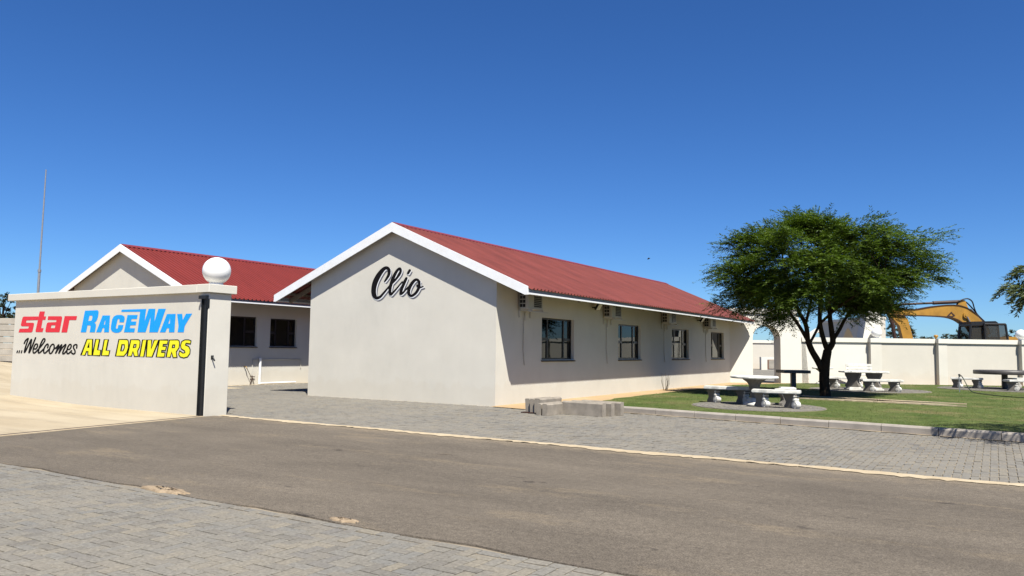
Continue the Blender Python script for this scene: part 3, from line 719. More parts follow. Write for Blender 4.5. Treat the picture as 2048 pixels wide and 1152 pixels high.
def building(name, label, dx, dy, dz, y_end, roof_mat, wins, zs, plmat):
    x0, x1, y0 = -18.20 + dx, -11.22 + dx, 17.17 + dy
    yf = 16.91 + dy; xr = -14.72 + dx; zr = 5.14 + dz; el, er = -19.60 + dx, -10.10 + dx; zl, ze = 3.15 + dz, 3.13 + dz
    O = (xr, y0, 0)
    B = empty(name, O, label=label, cat='building')
    def roofz(x): return zr + (ze - zr) * (x - xr) / (er - xr) if x > xr else zr + (zl - zr) * (xr - x) / (xr - el)
    under = 0.10; T = 0.23
    gl = [(x0, -0.1), (x1, -0.1), (x1, roofz(x1) - under), (xr, zr - under), (x0, roofz(x0) - under)]
    MB().prism(gl, lambda a, b, d: Vector((a, d, b)), y0, y0 + T).build('gable_wall', plmat, B, O)
    MB().prism(gl, lambda a, b, d: Vector((a, d, b)), y_end - T, y_end).build('gable_wall', plmat, B, O)
    def sidewall(xa, xb, openings, ztop):
        b = MB(); ya = y0 + T
        for (p, q, s0, s1) in openings:
            b.box(xa, xb, ya, p, -0.1, ztop); b.box(xa, xb, p, q, -0.1, s0); b.box(xa, xb, p, q, s1, ztop); ya = q
        b.box(xa, xb, ya, y_end - T, -0.1, ztop); return b
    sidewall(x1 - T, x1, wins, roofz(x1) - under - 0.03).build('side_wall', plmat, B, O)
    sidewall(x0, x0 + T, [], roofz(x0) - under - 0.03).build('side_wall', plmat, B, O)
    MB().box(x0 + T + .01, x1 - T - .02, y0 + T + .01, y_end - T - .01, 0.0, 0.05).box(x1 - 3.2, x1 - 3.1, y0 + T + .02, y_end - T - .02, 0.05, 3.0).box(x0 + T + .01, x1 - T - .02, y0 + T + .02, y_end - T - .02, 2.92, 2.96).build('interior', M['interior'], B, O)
    # windows
    for (p, q, s0, s1) in wins:
        fx = x1 - 0.10; fw = 0.05; W = q - p; c1, c2 = p + W * 0.25, q - W * 0.25; zm = s0 + (s1 - s0) * 0.49
        f = MB(); fd = fx - 0.05
        for a, b_ in ((p, p + fw), (c1 - .035, c1 + .035), (c2 - .035, c2 + .035), (q - fw, q)): f.box(fd, fx, a, b_, s0 + fw, s1 - fw)
        f.box(fd, fx, p, q, s0, s0 + fw).box(fd, fx, p, q, s1 - fw, s1)
        f.box(fd - .004, fx + .012, p + fw, c1 - .035, zm - .045, zm + .045).box(fd - .004, fx + .012, c2 + .035, q - fw, zm - .045, zm + .045)
        w = f.build('window', M['bronze'], B, O)
        for a, b_, c, d in ((p + fw, c1 - .035, s0 + fw, zm - .045), (p + fw, c1 - .035, zm + .045, s1 - fw), (c1 + .035, c2 - .035, s0 + fw, s1 - fw), (c2 + .035, q - fw, s0 + fw, zm - .045), (c2 + .035, q - fw, zm + .045, s1 - fw)):
            MB().box(fx - .03, fx - .024, a, b_, c, d).build('pane', M['glass'], w, O)
        MB().prism([(fx + .002, s0 - .05), (fx + .002, s0 + .002), (x1 + .05, s0 - .03), (x1 + .05, s0 - .06), (x1 + .003, s0 - .05)], lambda a, b, d: Vector((a, d, b)), p - .03, q + .03).build('sill', M['sill'], w, O)
    # roof
    rf = MB()
    for i in range(6):
        for sgn in (-1, 1):
            q = 0.06 + i * 0.175; x = xr + sgn * q * ((er - xr) if sgn > 0 else (xr - el))
            z = roofz(x) - 0.05; rf.box(x - .03, x + .03, yf + 0.04, y_end + 0.1, z - .075, z - .005)
    roof = rf.build('roof', M['timber'], B, O)
    for sgn in (1, -1):
        run = (er - xr + 0.09) if sgn > 0 else (xr - el + 0.09)
        slope = (zr - ze) / (er - xr) if sgn > 0 else (zr - zl) / (xr - el)
        me = sheet_mesh(run, run * slope, roof_mat); y = yf + 0.035; n = round((y_end + 0.22 - y) / 0.76); ky = (y_end + 0.22 - y) / (n * 0.76)
        for i in range(n):
            link('roof_sheet', me, roof, (0, y - y0 + (i if sgn > 0 else i + 1) * 0.76 * ky, zr - 0.04 + R.uniform(0, .003)), (0, 0, 0 if sgn > 0 else math.pi), (1, ky, 1))
    yb = y + n * 0.76 * ky
    MB().prism([(-.21, -.055), (-.21, -.045), (-.05, .035), (0, .05), (.05, .035), (.21, -.045), (.21, -.055), (.03, .02), (-.03, .02)], lambda a, b, d: Vector((xr + a, d, zr - .03 + b)), yf + .04, yb).build('ridge_cap', M['ridge'], roof, O)
    # bargeboards: one each side of the apex, clipped level at the eave
    for sgn in (1, -1):
        e, z = (er, ze) if sgn > 0 else (el, zl)
        zb = z - 0.215; loop = [(xr, zr), (e, z), (e, zb), (e - sgn * 0.09, zb), (xr, zr - 0.275)]
        MB().prism(loop, lambda a, b, d: Vector((a, d, b)), yf, yf + .032).build('bargeboard', M['trim'], B, O)
        MB().prism(loop, lambda a, b, d: Vector((a, d, b)), y_end + .20, y_end + .232).build('bargeboard', M['trim'], B, O)
        fa_ = MB().box(min(e, e - sgn * .03), max(e, e - sgn * .03), yf + .034, y_end + .198, z - .163, z - .068).build('fascia', M['fascia'], B, O)
        MB().box(min(e + sgn * .05, e - sgn * .032), max(e + sgn * .05, e - sgn * .032), yf + .035, y_end + .197, z - .207, z - .165).build('sun_strip', M['trim'], fa_, O)  # added white strip, pushed out to catch sun as the lit fascia bottom
    # rafter tails under the left and right eaves
    for i in range(int((y_end - y0) / 2.4)):
        y = y0 + 0.35 + i * 2.4
        for sgn in (1, -1):
            a, b_ = (x1 + .004, er - .035) if sgn > 0 else (el + .035, x0 - .004)
            MB().prism([(a, roofz(a) - .26), (b_, roofz(b_) - .26), (b_, roofz(b_) - .115), (a, roofz(a) - .115)], lambda p, q, d: Vector((p, d, q)), y, y + .045).build('rafter', M['timber'], B, O)
    return B, O
wA = [(19.62, 21.66, 1.22, 2.46), (25.05, 27.08, 1.22, 2.46), (30.39, 32.45, 1.22, 2.46), (35.55, 37.55, 1.22, 2.46)]
BA, OA = building('office_building', 'long cream building with a faded red roof and a word painted on its gable', 0, 0, 0, 38.62, M['roof_faded'], wA, 0, M['plaster'])
wB = [(18.35, 20.42, 1.50, 2.64), (21.08, 22.45, 1.50, 2.62), (25.0, 27.0, 1.50, 2.62)]
BB, OB = building('office_building', 'cream building with a bright red roof, partly hidden behind the lettered wall', -13.35, -0.17, 0.16, 36.0, M['roof_red'], wB, 0, M['plaster'])
# the word on the gable: black brush script over a white gap and a grey drop shade
CY = 17.17
PC = placer(730, 520, CY, 12.8)
CL = [[(512, 545, 34), (560, 475, 48), (615, 370, 66), (622, 270, 74), (590, 215, 74), (530, 205, 74), (450, 265, 92), (345, 410, 118), (260, 590, 124), (228, 770, 116), (245, 900, 104), (300, 970, 76), (390, 945, 56), (480, 850, 46), (600, 705, 34), (640, 655, 30)],
      [(650, 640, 34), (720, 575, 40), (820, 460, 48), (900, 340, 56), (918, 255, 58), (885, 220, 54), (815, 290, 60), (735, 440, 72), (675, 610, 74), (645, 760, 70), (660, 880, 58), (720, 835, 44), (800, 750, 34), (900, 630, 28), (960, 560, 28)],
      [(1065, 470, 56), (1010, 580, 70), (945, 740, 68), (920, 860, 60), (975, 840, 42), (1050, 760, 34), (1120, 690, 34)],
      [(1150, 268, 58), (1108, 340, 52)],
      [(1395, 560, 62), (1340, 505, 56), (1270, 525, 64), (1180, 640, 76), (1125, 780, 74), (1145, 890, 62), (1210, 915, 56), (1310, 840, 60), (1385, 710, 66), (1398, 610, 58), (1385, 560, 50)],
      [(1345, 650, 48), (1385, 700, 42), (1440, 698, 30), (1498, 678, 18)]]
GROUPS = [[0], [1], [2, 3], [4, 5]]
for gi in GROUPS:
    b = MB(); w = MB(); s = MB()
    for k in gi:
        pts = catmull(CL[k], 8); li = 0.0003 * k
        ribbon(s, pts, PC, 0.003 + li, 0, 0.002, dx=40, dy=50); ribbon(w, pts, PC, 0.006 + li, 12, 0.002, dx=10, dy=14); ribbon(b, pts, PC, 0.009 + li, 5, 0.002)
    o = b.build('letter', M['paint_black'], BA, OA)
    w.build('highlight', M['paint_white'], o, OA); s.build('shade', M['paint_grey'], o, OA)

# air conditioner outdoor units on brackets
def ac_unit(y, label):
    e = empty('air_conditioner', (-11.22, y, 2.62), label=label, cat='air conditioner', group='air conditioner units under the eave')
    MB().cbox(0.07, 0.37, 0, 0.80, 0, 0.54, 0.012).build('casing', M['ac'], e)
    g = MB()
    for k in range(4):
        for j in range(2): g.box(0.095 + j * 0.095, 0.175 + j * 0.095, -0.006, 0.004, 0.06 + k * 0.115, 0.15 + k * 0.115)
    g.build('side_grille', M['black_steel'], e)
    f = MB().box(0.368, 0.376, 0.30, 0.72, 0.06, 0.48); f.build('fan_recess', M['black_steel'], e)
    f = MB()
    for k in range(9): f.box(0.377, 0.385, 0.29, 0.73, 0.065 + k * 0.051, 0.073 + k * 0.051)
    f.build('fan_guard', M['ac'], e)
    for yy in (0.08, 0.68):
        MB().box(0.003, 0.44, yy, yy + .04, -0.045, -0.004).box(0.003, 0.035, yy, yy + .04, -0.22, -0.045).build('bracket', M['ac'], e)
    MB().box(0.40, 0.44, -0.06, 1.0, -0.075, -0.047).build('rail', M['ac'], e)
    MB().tube([(0.10, 0.32, -0.05), (0.03, 0.33, -0.30), (0.022, 0.33, -1.1), (0.03, 0.40, -1.55)], 0.013, 6).tube([(0.05, 0.40, -0.05), (0.025, 0.40, -0.3)], 0.022, 6).build('hose', M['ac'], e)
ac_unit(18.22, 'air conditioner under the eave nearest the gable corner')
ac_unit(23.70, 'air conditioner above and left of the second window of the long wall')
ac_unit(29.10, 'air conditioner above and left of the third window of the long wall')
ac_unit(34.35, 'air conditioner under the eave nearest the arch')
def flood(y, z, label):
    e = empty('flood_light', (-11.22, y, z), label=label, cat='flood light', group='flood lights under the eave')
    MB().box(0.002, 0.16, -0.02, 0.02, -0.02, 0.02).box(0.12, 0.16, -0.10, 0.10, -0.025, 0.025).build('arm', M['black_steel'], e)
    Mx = Matrix.Translation((0.24, 0, 0.03)) @ Matrix.Rotation(0.6, 4, 'Y')
    MB().cbox(-0.045, 0.03, -0.14, 0.14, -0.13, 0.13, 0.01, Mx).build('housing', M['black_steel'], e)
    MB().box(0.031, 0.036, -0.12, 0.12, -0.11, 0.11, Mx).build('lens', M['glass_globe'], e)
flood(22.95, 2.92, 'small flood light between the first and second windows')
flood(33.6, 2.92, 'small flood light between the third and fourth windows')

# pipework at the foot of the rear building and behind the corner of the long one
XB = -24.57
def pipe(name, pts, r, mat='pvc', par=BB, o=OB): return MB().tube(pts, r, 8).build(name, M[mat], par, o)
pipe('drain_pipe', [(XB + .06, 20.59, 0.02), (XB + .06, 20.59, 1.05)], 0.055)
pipe('waste_pipe', [(XB + .09, 20.62, 0.05), (XB + .09, 22.4, 0.05)], 0.035)
pipe('water_pipe', [(XB + .03, 20.24, 0.36), (XB + .03, 20.24, 0.98), (XB + .03, 22.72, 0.98), (XB + .03, 22.72, 0.62)], 0.014, 'ac')
MB().tube([(XB + .0, 19.88, 0.70), (XB + .10, 19.9, 0.71), (XB + .13, 19.92, 0.62)], 0.022, 6).tube([(XB + .13, 19.92, 0.62), (XB + .14, 20.1, 0.33)], 0.012, 6).build('tap', M['copper'], BB, OB)
MB().tube([(XB + .03, 20.24, 0.36), (XB + .05, 20.24, 0.3)], 0.02, 6).tube([(XB + .05, 20.14, 0.31), (XB + .05, 20.36, 0.31)], 0.018, 6).tube([(XB + .05, 20.24, 0.30), (XB + .08, 20.12, 0.0)], 0.015, 6).tube([(XB + .05, 20.24, 0.30), (XB + .08, 20.32, 0.02)], 0.013, 6).build('valve', M['rust'], BB, OB)
pipe('drain_pipe', [(-18.27, 17.5, 0), (-18.27, 17.5, 1.0), (-18.22, 17.5, 1.1)], 0.06, 'pvc', BA, OA)
MB().tube([(-18.30, 17.55, 0.55), (-18.42, 17.62, 0.5), (-18.42, 17.62, 0.25), (-18.30, 17.62, 0.12)], 0.045, 8).tube([(-18.42, 17.62, 0.34), (-18.55, 17.66, 0.4)], 0.04, 8).build('trap', M['pvc'], BA, OA)
tag(ragged('sand_line', wob((XB + .02, 19.0), (XB + .02, 26.0), 2, 0), [(XB + .3, 19), (XB + .26, 22.5), (XB + .2, 26)], 0.01, M['sand']), 'pale sand along the foot of the rear building', 'sand', kind='structure')
MB().box(XB - .35, XB - .34, 21.9, 22.15, 1.58, 1.72).build('notice', M['paint_white'], BB, OB)

# ------------------------------------------------------------------ far walls
aw = empty('arch_wall', wp(1.8), label='tall white wall with a round arch at the end of the long building', cat='wall')
AO = wp(1.8)
def wfn(a, b, d): return wp(a, d, b)
arc = [(1.14, -0.05), (1.14, 2.20)] + [(1.84 - 0.70 * math.cos(math.pi * k / 16), 2.20 + 0.72 * math.sin(math.pi * k / 16)) for k in range(1, 16)] + [(2.54, 2.20), (2.54, -0.05)]
loop = [(0.0, -0.05)] + arc + [(3.95, -0.05), (3.78, 2.28), (3.40, 3.50), (0.0, 3.50)]
MB().prism(loop, wfn, 0.0, -0.95).build('wall_panel', M['plaster_white'], aw, AO)
MB().prism([(-0.05, 3.50), (3.50, 3.50), (3.43, 3.74), (-0.05, 3.74)], wfn, 0.09, -1.04).build('coping', M['plaster_white'], aw, AO)

pw = empty('boundary_wall', wp(12), label='long low cream wall with piers and coping behind the lawn', cat='wall'); PO = wp(12)
def wbox(b, s0, s1, o0, o1, z0, z1): return b.prism([(s0, z0), (s1, z0), (s1, z1), (s0, z1)], wfn, o0, o1)
piers = [(6.95, 7.50), (10.35, 10.78), (14.53, 15.0), (18.6, 19.1), (22.7, 23.2), (26.8, 27.3)]
prev = 3.60
for i, (p, q) in enumerate(piers + [(32, 32)]):
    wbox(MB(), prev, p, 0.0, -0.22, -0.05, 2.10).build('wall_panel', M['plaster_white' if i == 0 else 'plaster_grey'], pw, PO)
    wbox(MB(), max(prev, 3.56) + .004, p - .004, 0.075, -0.295, 2.10, 2.32).build('coping', M['plaster_white'], pw, PO)
    if p < 32:
        wbox(MB(), p, q, 0.28, -0.28, -0.05, 2.10).build('pier', M['plaster'], pw, PO)
        wbox(MB(), p - .03, q + .05, 0.345, -0.34, 2.101, 2.325).build('coping', M['plaster_white'], pw, PO)
    prev = q
globe(wp(7.42, -0.05, 2.325), 0.255, 'small white globe lamp beside the sloping buttress on the far wall')
globe(wp(14.74, -0.05, 2.325), 0.255, 'small white globe lamp on the far wall right of the excavator cab')
e = empty('lamp_holder', wp(10.42, -0.05, 2.325), label='bare orange lamp holder on a pier below the digger boom', cat='lamp holder')
MB().lathe([(0.05, 0), (0.06, 0.06), (0.11, 0.12), (0.09, 0.19), (0.03, 0.21)], n=14).build('holder', M['yellow'], e)

bt = empty('buttress', wp(7.2, -0.7), label='tall white buttress with a sloping left edge behind the far wall', cat='buttress'); BO = wp(7.2, -0.7)
MB().prism([(6.45, -0.05), (7.80, -0.05), (7.80, 4.30), (7.24, 4.30)], wfn, -0.36, -1.10).build('wall_panel', M['plaster_white'], bt, BO)

def slab_wall(name, A, B, loop, holes, th, mat, label, cat='wall'):
    A = Vector((*A, 0)); d = (Vector((*B, 0)) - A).normalized(); nn = Vector((-d.y, d.x, 0)); o = empty(name, A, label=label, cat=cat)
    MB().prism(loop, lambda a, b, t: A + d * a + nn * t + Vector((0, 0, b)), 0, th, holes).build('wall_panel', mat, o, A)
    return o, A, d, nn
def gothic(c, w, zs, za):
    pts = [(c - w / 2, -0.04), (c - w / 2, zs)]
    for k in range(1, 8):
        t = k / 8; pts.append((c - w / 2 * (1 - t) ** 1.0 * math.cos(t * .9), zs + (za - zs) * math.sin(t * math.pi / 2)))
    pts.append((c, za + .02)); return pts + [(2 * c - a, b) for a, b in reversed(pts[:-1])]
# grey (turned from the sun) gateway wall with a pointed arch
A, B = (-10.9, 60.2), (-6.55, 53.4); L = math.hypot(B[0] - A[0], B[1] - A[1])
ga = gothic(4.75, 2.1, 2.2, 3.25)
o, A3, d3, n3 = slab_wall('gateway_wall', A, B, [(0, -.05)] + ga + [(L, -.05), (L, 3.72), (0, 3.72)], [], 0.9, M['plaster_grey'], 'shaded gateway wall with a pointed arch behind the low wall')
MB().prism([(0, 3.72), (L, 3.72), (L, 3.9), (0, 3.9)], lambda a, b, t: A3 + d3 * a + n3 * t + Vector((0, 0, b)), -.08, .98).build('coping', M['plaster_white'], o, A3)
# small lit pointed arch farther back
A, B = (-13.4, 62.6), (-9.6, 65.0); L = math.hypot(B[0] - A[0], B[1] - A[1])
slab_wall('pointed_arch', A, B, [(.9, -.05)] + gothic(2.2, 1.5, 2.3, 3.2) + [(3.5, -.05), (3.5, 2.35), (2.9, 3.1), (2.2, 3.55), (1.5, 3.1), (.9, 2.35)], [], 0.5, M['plaster_white'], 'small free standing white pointed arch seen between the tree limbs', 'arch')
# beyond the round arch: paving, a wall and a brick stand
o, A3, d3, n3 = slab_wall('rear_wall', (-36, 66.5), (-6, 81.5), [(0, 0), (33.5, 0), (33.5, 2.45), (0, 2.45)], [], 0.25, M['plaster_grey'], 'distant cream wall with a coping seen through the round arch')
MB().prism([(0, 2.45), (33.5, 2.45), (33.5, 2.72), (0, 2.72)], lambda a, b, t: A3 + d3 * a + n3 * t + Vector((0, 0, b)), -.09, .34).build('coping', M['plaster_white'], o, A3)
tag(MB().add([tuple(wp(-6, -1, .0)), tuple(wp(3.6, -1, .0)), (-5, 80, 0), (-38, 64, 0)], [(0, 1, 2, 3)]).build('rear_paving', M['paver_mass']), 'grey paving seen through the round arch', 'paving', kind='structure')
p = gnd(1543, 740); st = empty('brick_stand', p, 0.56, label='white plastered stand with a dark framed brick panel beyond the arch', cat='stand')
MB().box(-.9, .6, 0, .5, 0, 1.15).build('body', M['plaster_white'], st)
MB().box(-.35, .45, -.04, -.004, .08, .92).build('frame', M['brick_red'], st)
for k in range(7): MB().box(-.25, .38, -.06, -.044, .13 + k * .108, .22 + k * .108).build('brick', M['precast'], st)
p = gnd(1520, 733.5); fn = empty('spire_ornament', p, label='small dark pointed ornament on a low base beyond the arch', cat='ornament')
MB().lathe([(.55, 0), (.5, .12), (.2, .2), (.16, .5), (.02, 1.35)], n=10).build('spire', M['dark_stone'], fn)

# ------------------------------------------------------------------ precast fence and mast, far left
fa = Vector((-43.5, 16.3, 0)); fb = Vector((-36.5, 21.3, 0)); fd = (fb - fa).normalized(); fnn = Vector((-fd.y, fd.x, 0)); fz = 0.60
pf_ = empty('precast_fence', fa + Vector((0, 0, fz)), math.atan2(fd.y, fd.x), label='grey precast concrete slat fence left of the lettered wall', cat='fence')
sl0 = MB().cbox(0.07, 1.43, 0.03, 0.08, 0.012, 0.292, 0.012).build('slat', M['precast'], pf_)
po0 = MB().cbox(-0.07, 0.07, 0, 0.13, -0.1, 2.2, 0.015).build('post', M['precast'], pf_)
for i in range(6):
    for k in range(7):
        if i == 0 and k == 0: continue
        o = sl0.copy(); COL.objects.link(o); o.parent = pf_; o.location = (i * 1.5, R.uniform(-.012, .012), k * 0.298)
        o.rotation_euler = (R.uniform(-.03, .03), 0, 0)
    if i: o = po0.copy(); COL.objects.link(o); o.parent = pf_; o.location = (i * 1.5, 0, 0)
ma = empty('mast', (-40.4, 20.0, 0.5), label='tall thin grey mast standing behind the lettered wall', cat='mast')
MB().tube([(0, 0, 0), (0, 0, 4.6)], 0.062, 10).build('lower_pole', M['galv'], ma)
MB().tube([(0, 0, 4.6), (0.03, 0, 9.75)], [0.045, 0.03], 10).build('upper_pole', M['galv'], ma)
MB().lathe([(.08, 4.55), (.08, 4.68)], n=10).build('collar', M['galv'], ma)
MB().tube([(-.11, 0.02, 0), (-.09, 0.02, 4.6)], 0.016, 6).build('cable', M['black_steel'], ma)

# ------------------------------------------------------------------ trees
def leaf_cloud(mb, c, axis, n, spread, ln, wd, rng, droop=0.25):
    """a spray of small pointed leaves along twigs that lean outwards from the branch end"""
    V, F = mb.v, mb.f
    nt = max(1, n // 22)
    for t in range(nt):
        d = (axis + Vector((rng.gauss(0, .5), rng.gauss(0, .5), rng.gauss(0, .28)))).normalized()
        s = c + Vector((rng.gauss(0, .22), rng.gauss(0, .22), rng.gauss(0, .12))) * spread
        L = spread * rng.uniform(.55, 1.15); side = d.cross(Vector((0, 0, 1)))
        side = side.normalized() if side.length > .1 else Vector((1, 0, 0))
        for k in range(22):
            q = (k + rng.random()) / 22; p = s + d * (L * q) + Vector((0, 0, -droop * L * q * q))
            sg = 1 if k % 2 else -1
            ld = (d * rng.uniform(.3, .9) + side * sg * rng.uniform(.5, 1.0) + Vector((0, 0, rng.uniform(-.5, .3)))).normalized()
            w = ld.cross(Vector((rng.gauss(0, .5), rng.gauss(0, .5), 1))).normalized() * (wd * rng.uniform(.7, 1.2) / 2)
            l = ln * rng.uniform(.6, 1.25); b = len(V); m = p + ld * (l * .45)
            V += [tuple(p), tuple(m + w), tuple(p + ld * l), tuple(m - w)]; F.append((b, b + 1, b + 2, b + 3))
rt = random.Random(21)
T0 = Vector((-4.97, 28.27, 0)); ex = _r.copy(); ew = Vector((-math.sin(YAW), math.cos(YAW), 0))
tree = empty('shade_tree', T0, label='broad feathery shade tree with forked dark trunk on the lawn', cat='tree')
def tp(u, z, w=0.0): return ex * u + ew * w + Vector((0, 0, z))
wood = MB()
trunk = [tp(.02, 0), tp(0, .25), tp(-.02, .6), tp(0, 1.0)]
wood.tube([tp(.03, -.05)] + trunk + [tp(.05, 1.3), tp(.12, 1.62)], [.235, .19, .17, .165, .17, .15, .14], 12)
limbs = [([tp(-.02, .85), tp(-.22, 1.25), tp(-.42, 1.6), tp(-.56, 1.95)], [.12, .115, .105, .1]),
         ([tp(-.56, 1.95), tp(-.85, 2.45), tp(-1.25, 3.0), tp(-1.9, 3.6, -.4), tp(-2.7, 4.2, -.6)], [.07, .06, .05, .035, .02]),
         ([tp(-.56, 1.95), tp(-.62, 2.5), tp(-.85, 3.1, .2), tp(-1.1, 4.0, .3), tp(-1.3, 5.0, .3)], [.085, .075, .06, .045, .025]),
         ([tp(-.5, 1.85), tp(-.3, 2.2), tp(-.12, 2.55, .1), tp(.1, 3.3, .4), tp(.3, 4.4, .7)], [.05, .045, .045, .04, .02]),
         ([tp(.12, 1.62), tp(.0, 1.95), tp(-.12, 2.5), tp(-.2, 3.1, -.2), tp(-.3, 4.2, -.5), tp(-.4, 5.2, -.6)], [.1, .085, .075, .065, .045, .02]),
         ([tp(.12, 1.62), tp(.3, 1.9), tp(.27, 2.3), tp(.22, 2.8), tp(.35, 3.6, .3), tp(.6, 4.8, .5)], [.12, .1, .09, .075, .055, .025]),
         ([tp(.29, 1.95), tp(.55, 2.35), tp(.85, 2.85), tp(1.4, 3.4, -.3), tp(2.3, 3.9, -.5), tp(3.0, 4.2, -.6)], [.07, .06, .055, .045, .03, .018]),
         ([tp(.22, 2.8), tp(.7, 3.2, .8), tp(1.3, 3.7, 1.6), tp(1.9, 4.1, 2.4)], [.055, .05, .035, .02]),
         ([tp(-.62, 2.5), tp(-.8, 3.0, -.8), tp(-1.0, 3.5, -1.7), tp(-1.2, 4.0, -2.5)], [.05, .045, .035, .02]),
         ([tp(-.12, 2.55), tp(0.1, 3.0, -.8), tp(.5, 3.5, -1.7), tp(.9, 3.9, -2.6)], [.05, .045, .035, .02]),
         ([tp(-.85, 3.1, .2), tp(-1.2, 3.5, 1.2), tp(-1.6, 3.9, 2.2)], [.05, .04, .02])]
nodes = []
for pts, rad in limbs:
    sp = catmull([(p.x, p.y, p.z, r_) for p, r_ in zip(pts, rad)], 4)
    wood.tube([Vector(q[:3]) for q in sp], [q[3] for q in sp], 8)
    nodes += [Vector(q[:3]) for q in sp if q[2] > 2.4]
crown = MB()
lobes = []
while len(lobes) < 84:
    a = Vector((rt.uniform(-1, 1), rt.uniform(-1, 1), rt.uniform(-1, 1))); rr = a.length
    if rr > 1 or rr < .35 or (rr < .72 and rt.random() < .55): continue
    tap = 1.0 if a.z > -.1 else 1.0 - .30 * (-a.z - .1)
    u, w, h = a.x * 3.24 * tap - .12, a.y * 3.2 * tap, a.z
    z = 4.1 + (h * 1.95 if h > 0 else h * 1.3)
    if h < -.3 and abs(a.x) < .30 and rt.random() < .7: continue          # open underside round the limbs
    if -.66 < a.x < -.22 and h < -.15: z -= .45 * rt.random()             # hangs lower left of the trunk
    if .45 < a.x < .8 and h < 0: z -= .25 * rt.random()
    if a.x < -.72 and .02 < h < .2: continue
    c = tp(u, z, w)
    if any((c - q).length < .54 for q, _, _ in lobes): continue
    lobes.append((c, h, rr))
for c0, h, rr in lobes:
    near_ = min(nodes, key=lambda q: (q - c0).length); mid = near_.lerp(c0, .5) + Vector((rt.uniform(-.2, .2), rt.uniform(-.2, .2), -.1 * (c0 - near_).length + rt.uniform(-.1, .15)))
    sp = catmull([tuple(near_), tuple(mid), tuple(c0)], 4); L = len(sp)
    wood.tube([Vector(q) for q in sp], [.032 * (1 - .7 * k / (L - 1)) for k in range(L)], 5, False)
    lo = Vector((c0.x, c0.y, 0)).normalized() * (1.2 if h < .5 else .8) + Vector((0, 0, .06 + .5 * max(h, 0)))
    for q in range(rt.randint(7, 11)):
        c = c0 + Vector((rt.gauss(0, .36), rt.gauss(0, .36), rt.gauss(0, .17)))
        if q % 2: wood.tube([c0, c], [.010, .004], 4, False)
        leaf_cloud(crown, c, (lo + (c - c0) * 1.2).normalized(), int(340 * rt.uniform(.6, 1.3)), .66, .115, .034, rt, .22)
crown.sm = [False] * len(crown.f)
wood.build('trunk', M['bark'], tree); crown.build('crown', M['leaf'], tree)

# second tree: only its outer branches reach into the frame on the right
t2 = empty('olive_tree', (2.75, 17.3, 0), label='grey green leafy tree at the right edge, only its branches showing', cat='tree'); O2 = Vector((2.75, 17.3, 0))
wd2 = MB().tube([(0, 0, -.05), (.05, 0, .8), (0, .1, 1.7), (-.05, .05, 2.4)], [.14, .11, .1, .08], 10); cr2 = MB()
targets = [(dep(2022, 578, 13.4), 5), (dep(2040, 585, 13.6), 6), (dep(2048, 596, 13.2), 5), (dep(2034, 588, 13.8), 4), (dep(2036, 542, 13.5), 4), (dep(2052, 540, 13.3), 6), (dep(2056, 565, 13.5), 6), (dep(2070, 590, 13.2), 6), (dep(2012, 574, 13.4), 3), (dep(2028, 545, 13.5), 4), (dep(2044, 604, 13.3), 3), (dep(2030, 580, 13.1), 5), (dep(2060, 585, 13.2), 8), (dep(2064, 545, 13.2), 8)]
for p, k in targets:
    c = p - O2; wd2.tube([Vector((-.05, .05, 2.2)), c.lerp(Vector((0, 0, 2.5)), .5) + Vector((0, 0, .2)), c + Vector((.25, 0, .05))], [.04, .022, .008], 5, False)
    leaf_cloud(cr2, c + Vector((.12, .05, .03)), Vector((-.8, -.1, -.1)), 22 * (k + 3), .30, .10, .030, rt, .5)
for i in range(230):
    a = Vector((rt.uniform(-1, 1), rt.uniform(-1, 1), rt.uniform(-1, 1)))
    if a.length > 1 or a.length < .4: continue
    c = Vector((a.x * 2.1 - .65, a.y * 2.0 - .75, 3.3 + a.z * 1.3)); q = c + O2; z = (q - CO).dot(CF); px = 1024 + FPX * (q - CO).dot(CR) / z
    if px < 2135: continue
    wd2.tube([Vector((0, 0, 2.4)), c.lerp(Vector((0, 0, 2.8)), .5), c], [.03, .02, .008], 5, False)
    leaf_cloud(cr2, c, Vector((c.x, c.y, .2)).normalized(), 110, .6, .10, .028, rt, .4)
cr2.sm = [False] * len(cr2.f)
wd2.build('trunk', M['bark'], t2); cr2.build('crown', M['leaf_olive'], t2)

def far_tree(x, y_top, D, wpx, label, flat=1.0, z0=0.0, grp='trees beyond the far wall'):
    """a distant tree: crown top at photo pixel (x, y_top), D metres off"""
    top = dep(x, y_top, D); H = top.z - z0; base = Vector((top.x, top.y, z0)); Wd = wpx * D / FPX
    t = empty('gum_tree', base, label=label, cat='tree', group=grp)
    w_ = MB().tube([(0, 0, -.1), (.1, 0, H * .3), (0, .1, H * .62)], [H * .035, H * .026, H * .015], 8); c_ = MB()
    for i in range(60):
        a = Vector((rt.gauss(0, .5), rt.gauss(0, .5), rt.uniform(-1, 1)))
        if a.length > 1.05: a *= .95 / a.length
        c = Vector((a.x * Wd * .46, a.y * Wd * .46, H * .62 + a.z * H * .34 * flat))
        if i % 4 == 0: w_.tube([(0, 0, H * .4), c.lerp(Vector((0, 0, H * .5)), .5), c], [H * .014, H * .008, H * .003], 5, False)
        leaf_cloud(c_, c, Vector((a.x, a.y, .3)).normalized(), 198, Wd * .19, Wd * .06, Wd * .032, rt, .3)
    c_.sm = [False] * len(c_.f); w_.build('trunk', M['bark_far'], t); c_.build('crown', M['leaf_far'], t)
    return t
far_tree(8, 577, 62, 42, 'tall dark tree behind the precast fence, partly cut by the picture edge', z0=.6, grp='trees behind the precast fence')
far_tree(30, 622, 70, 26, 'lower dark tree peeping past the left end of the lettered wall', z0=.6, grp='trees behind the precast fence')
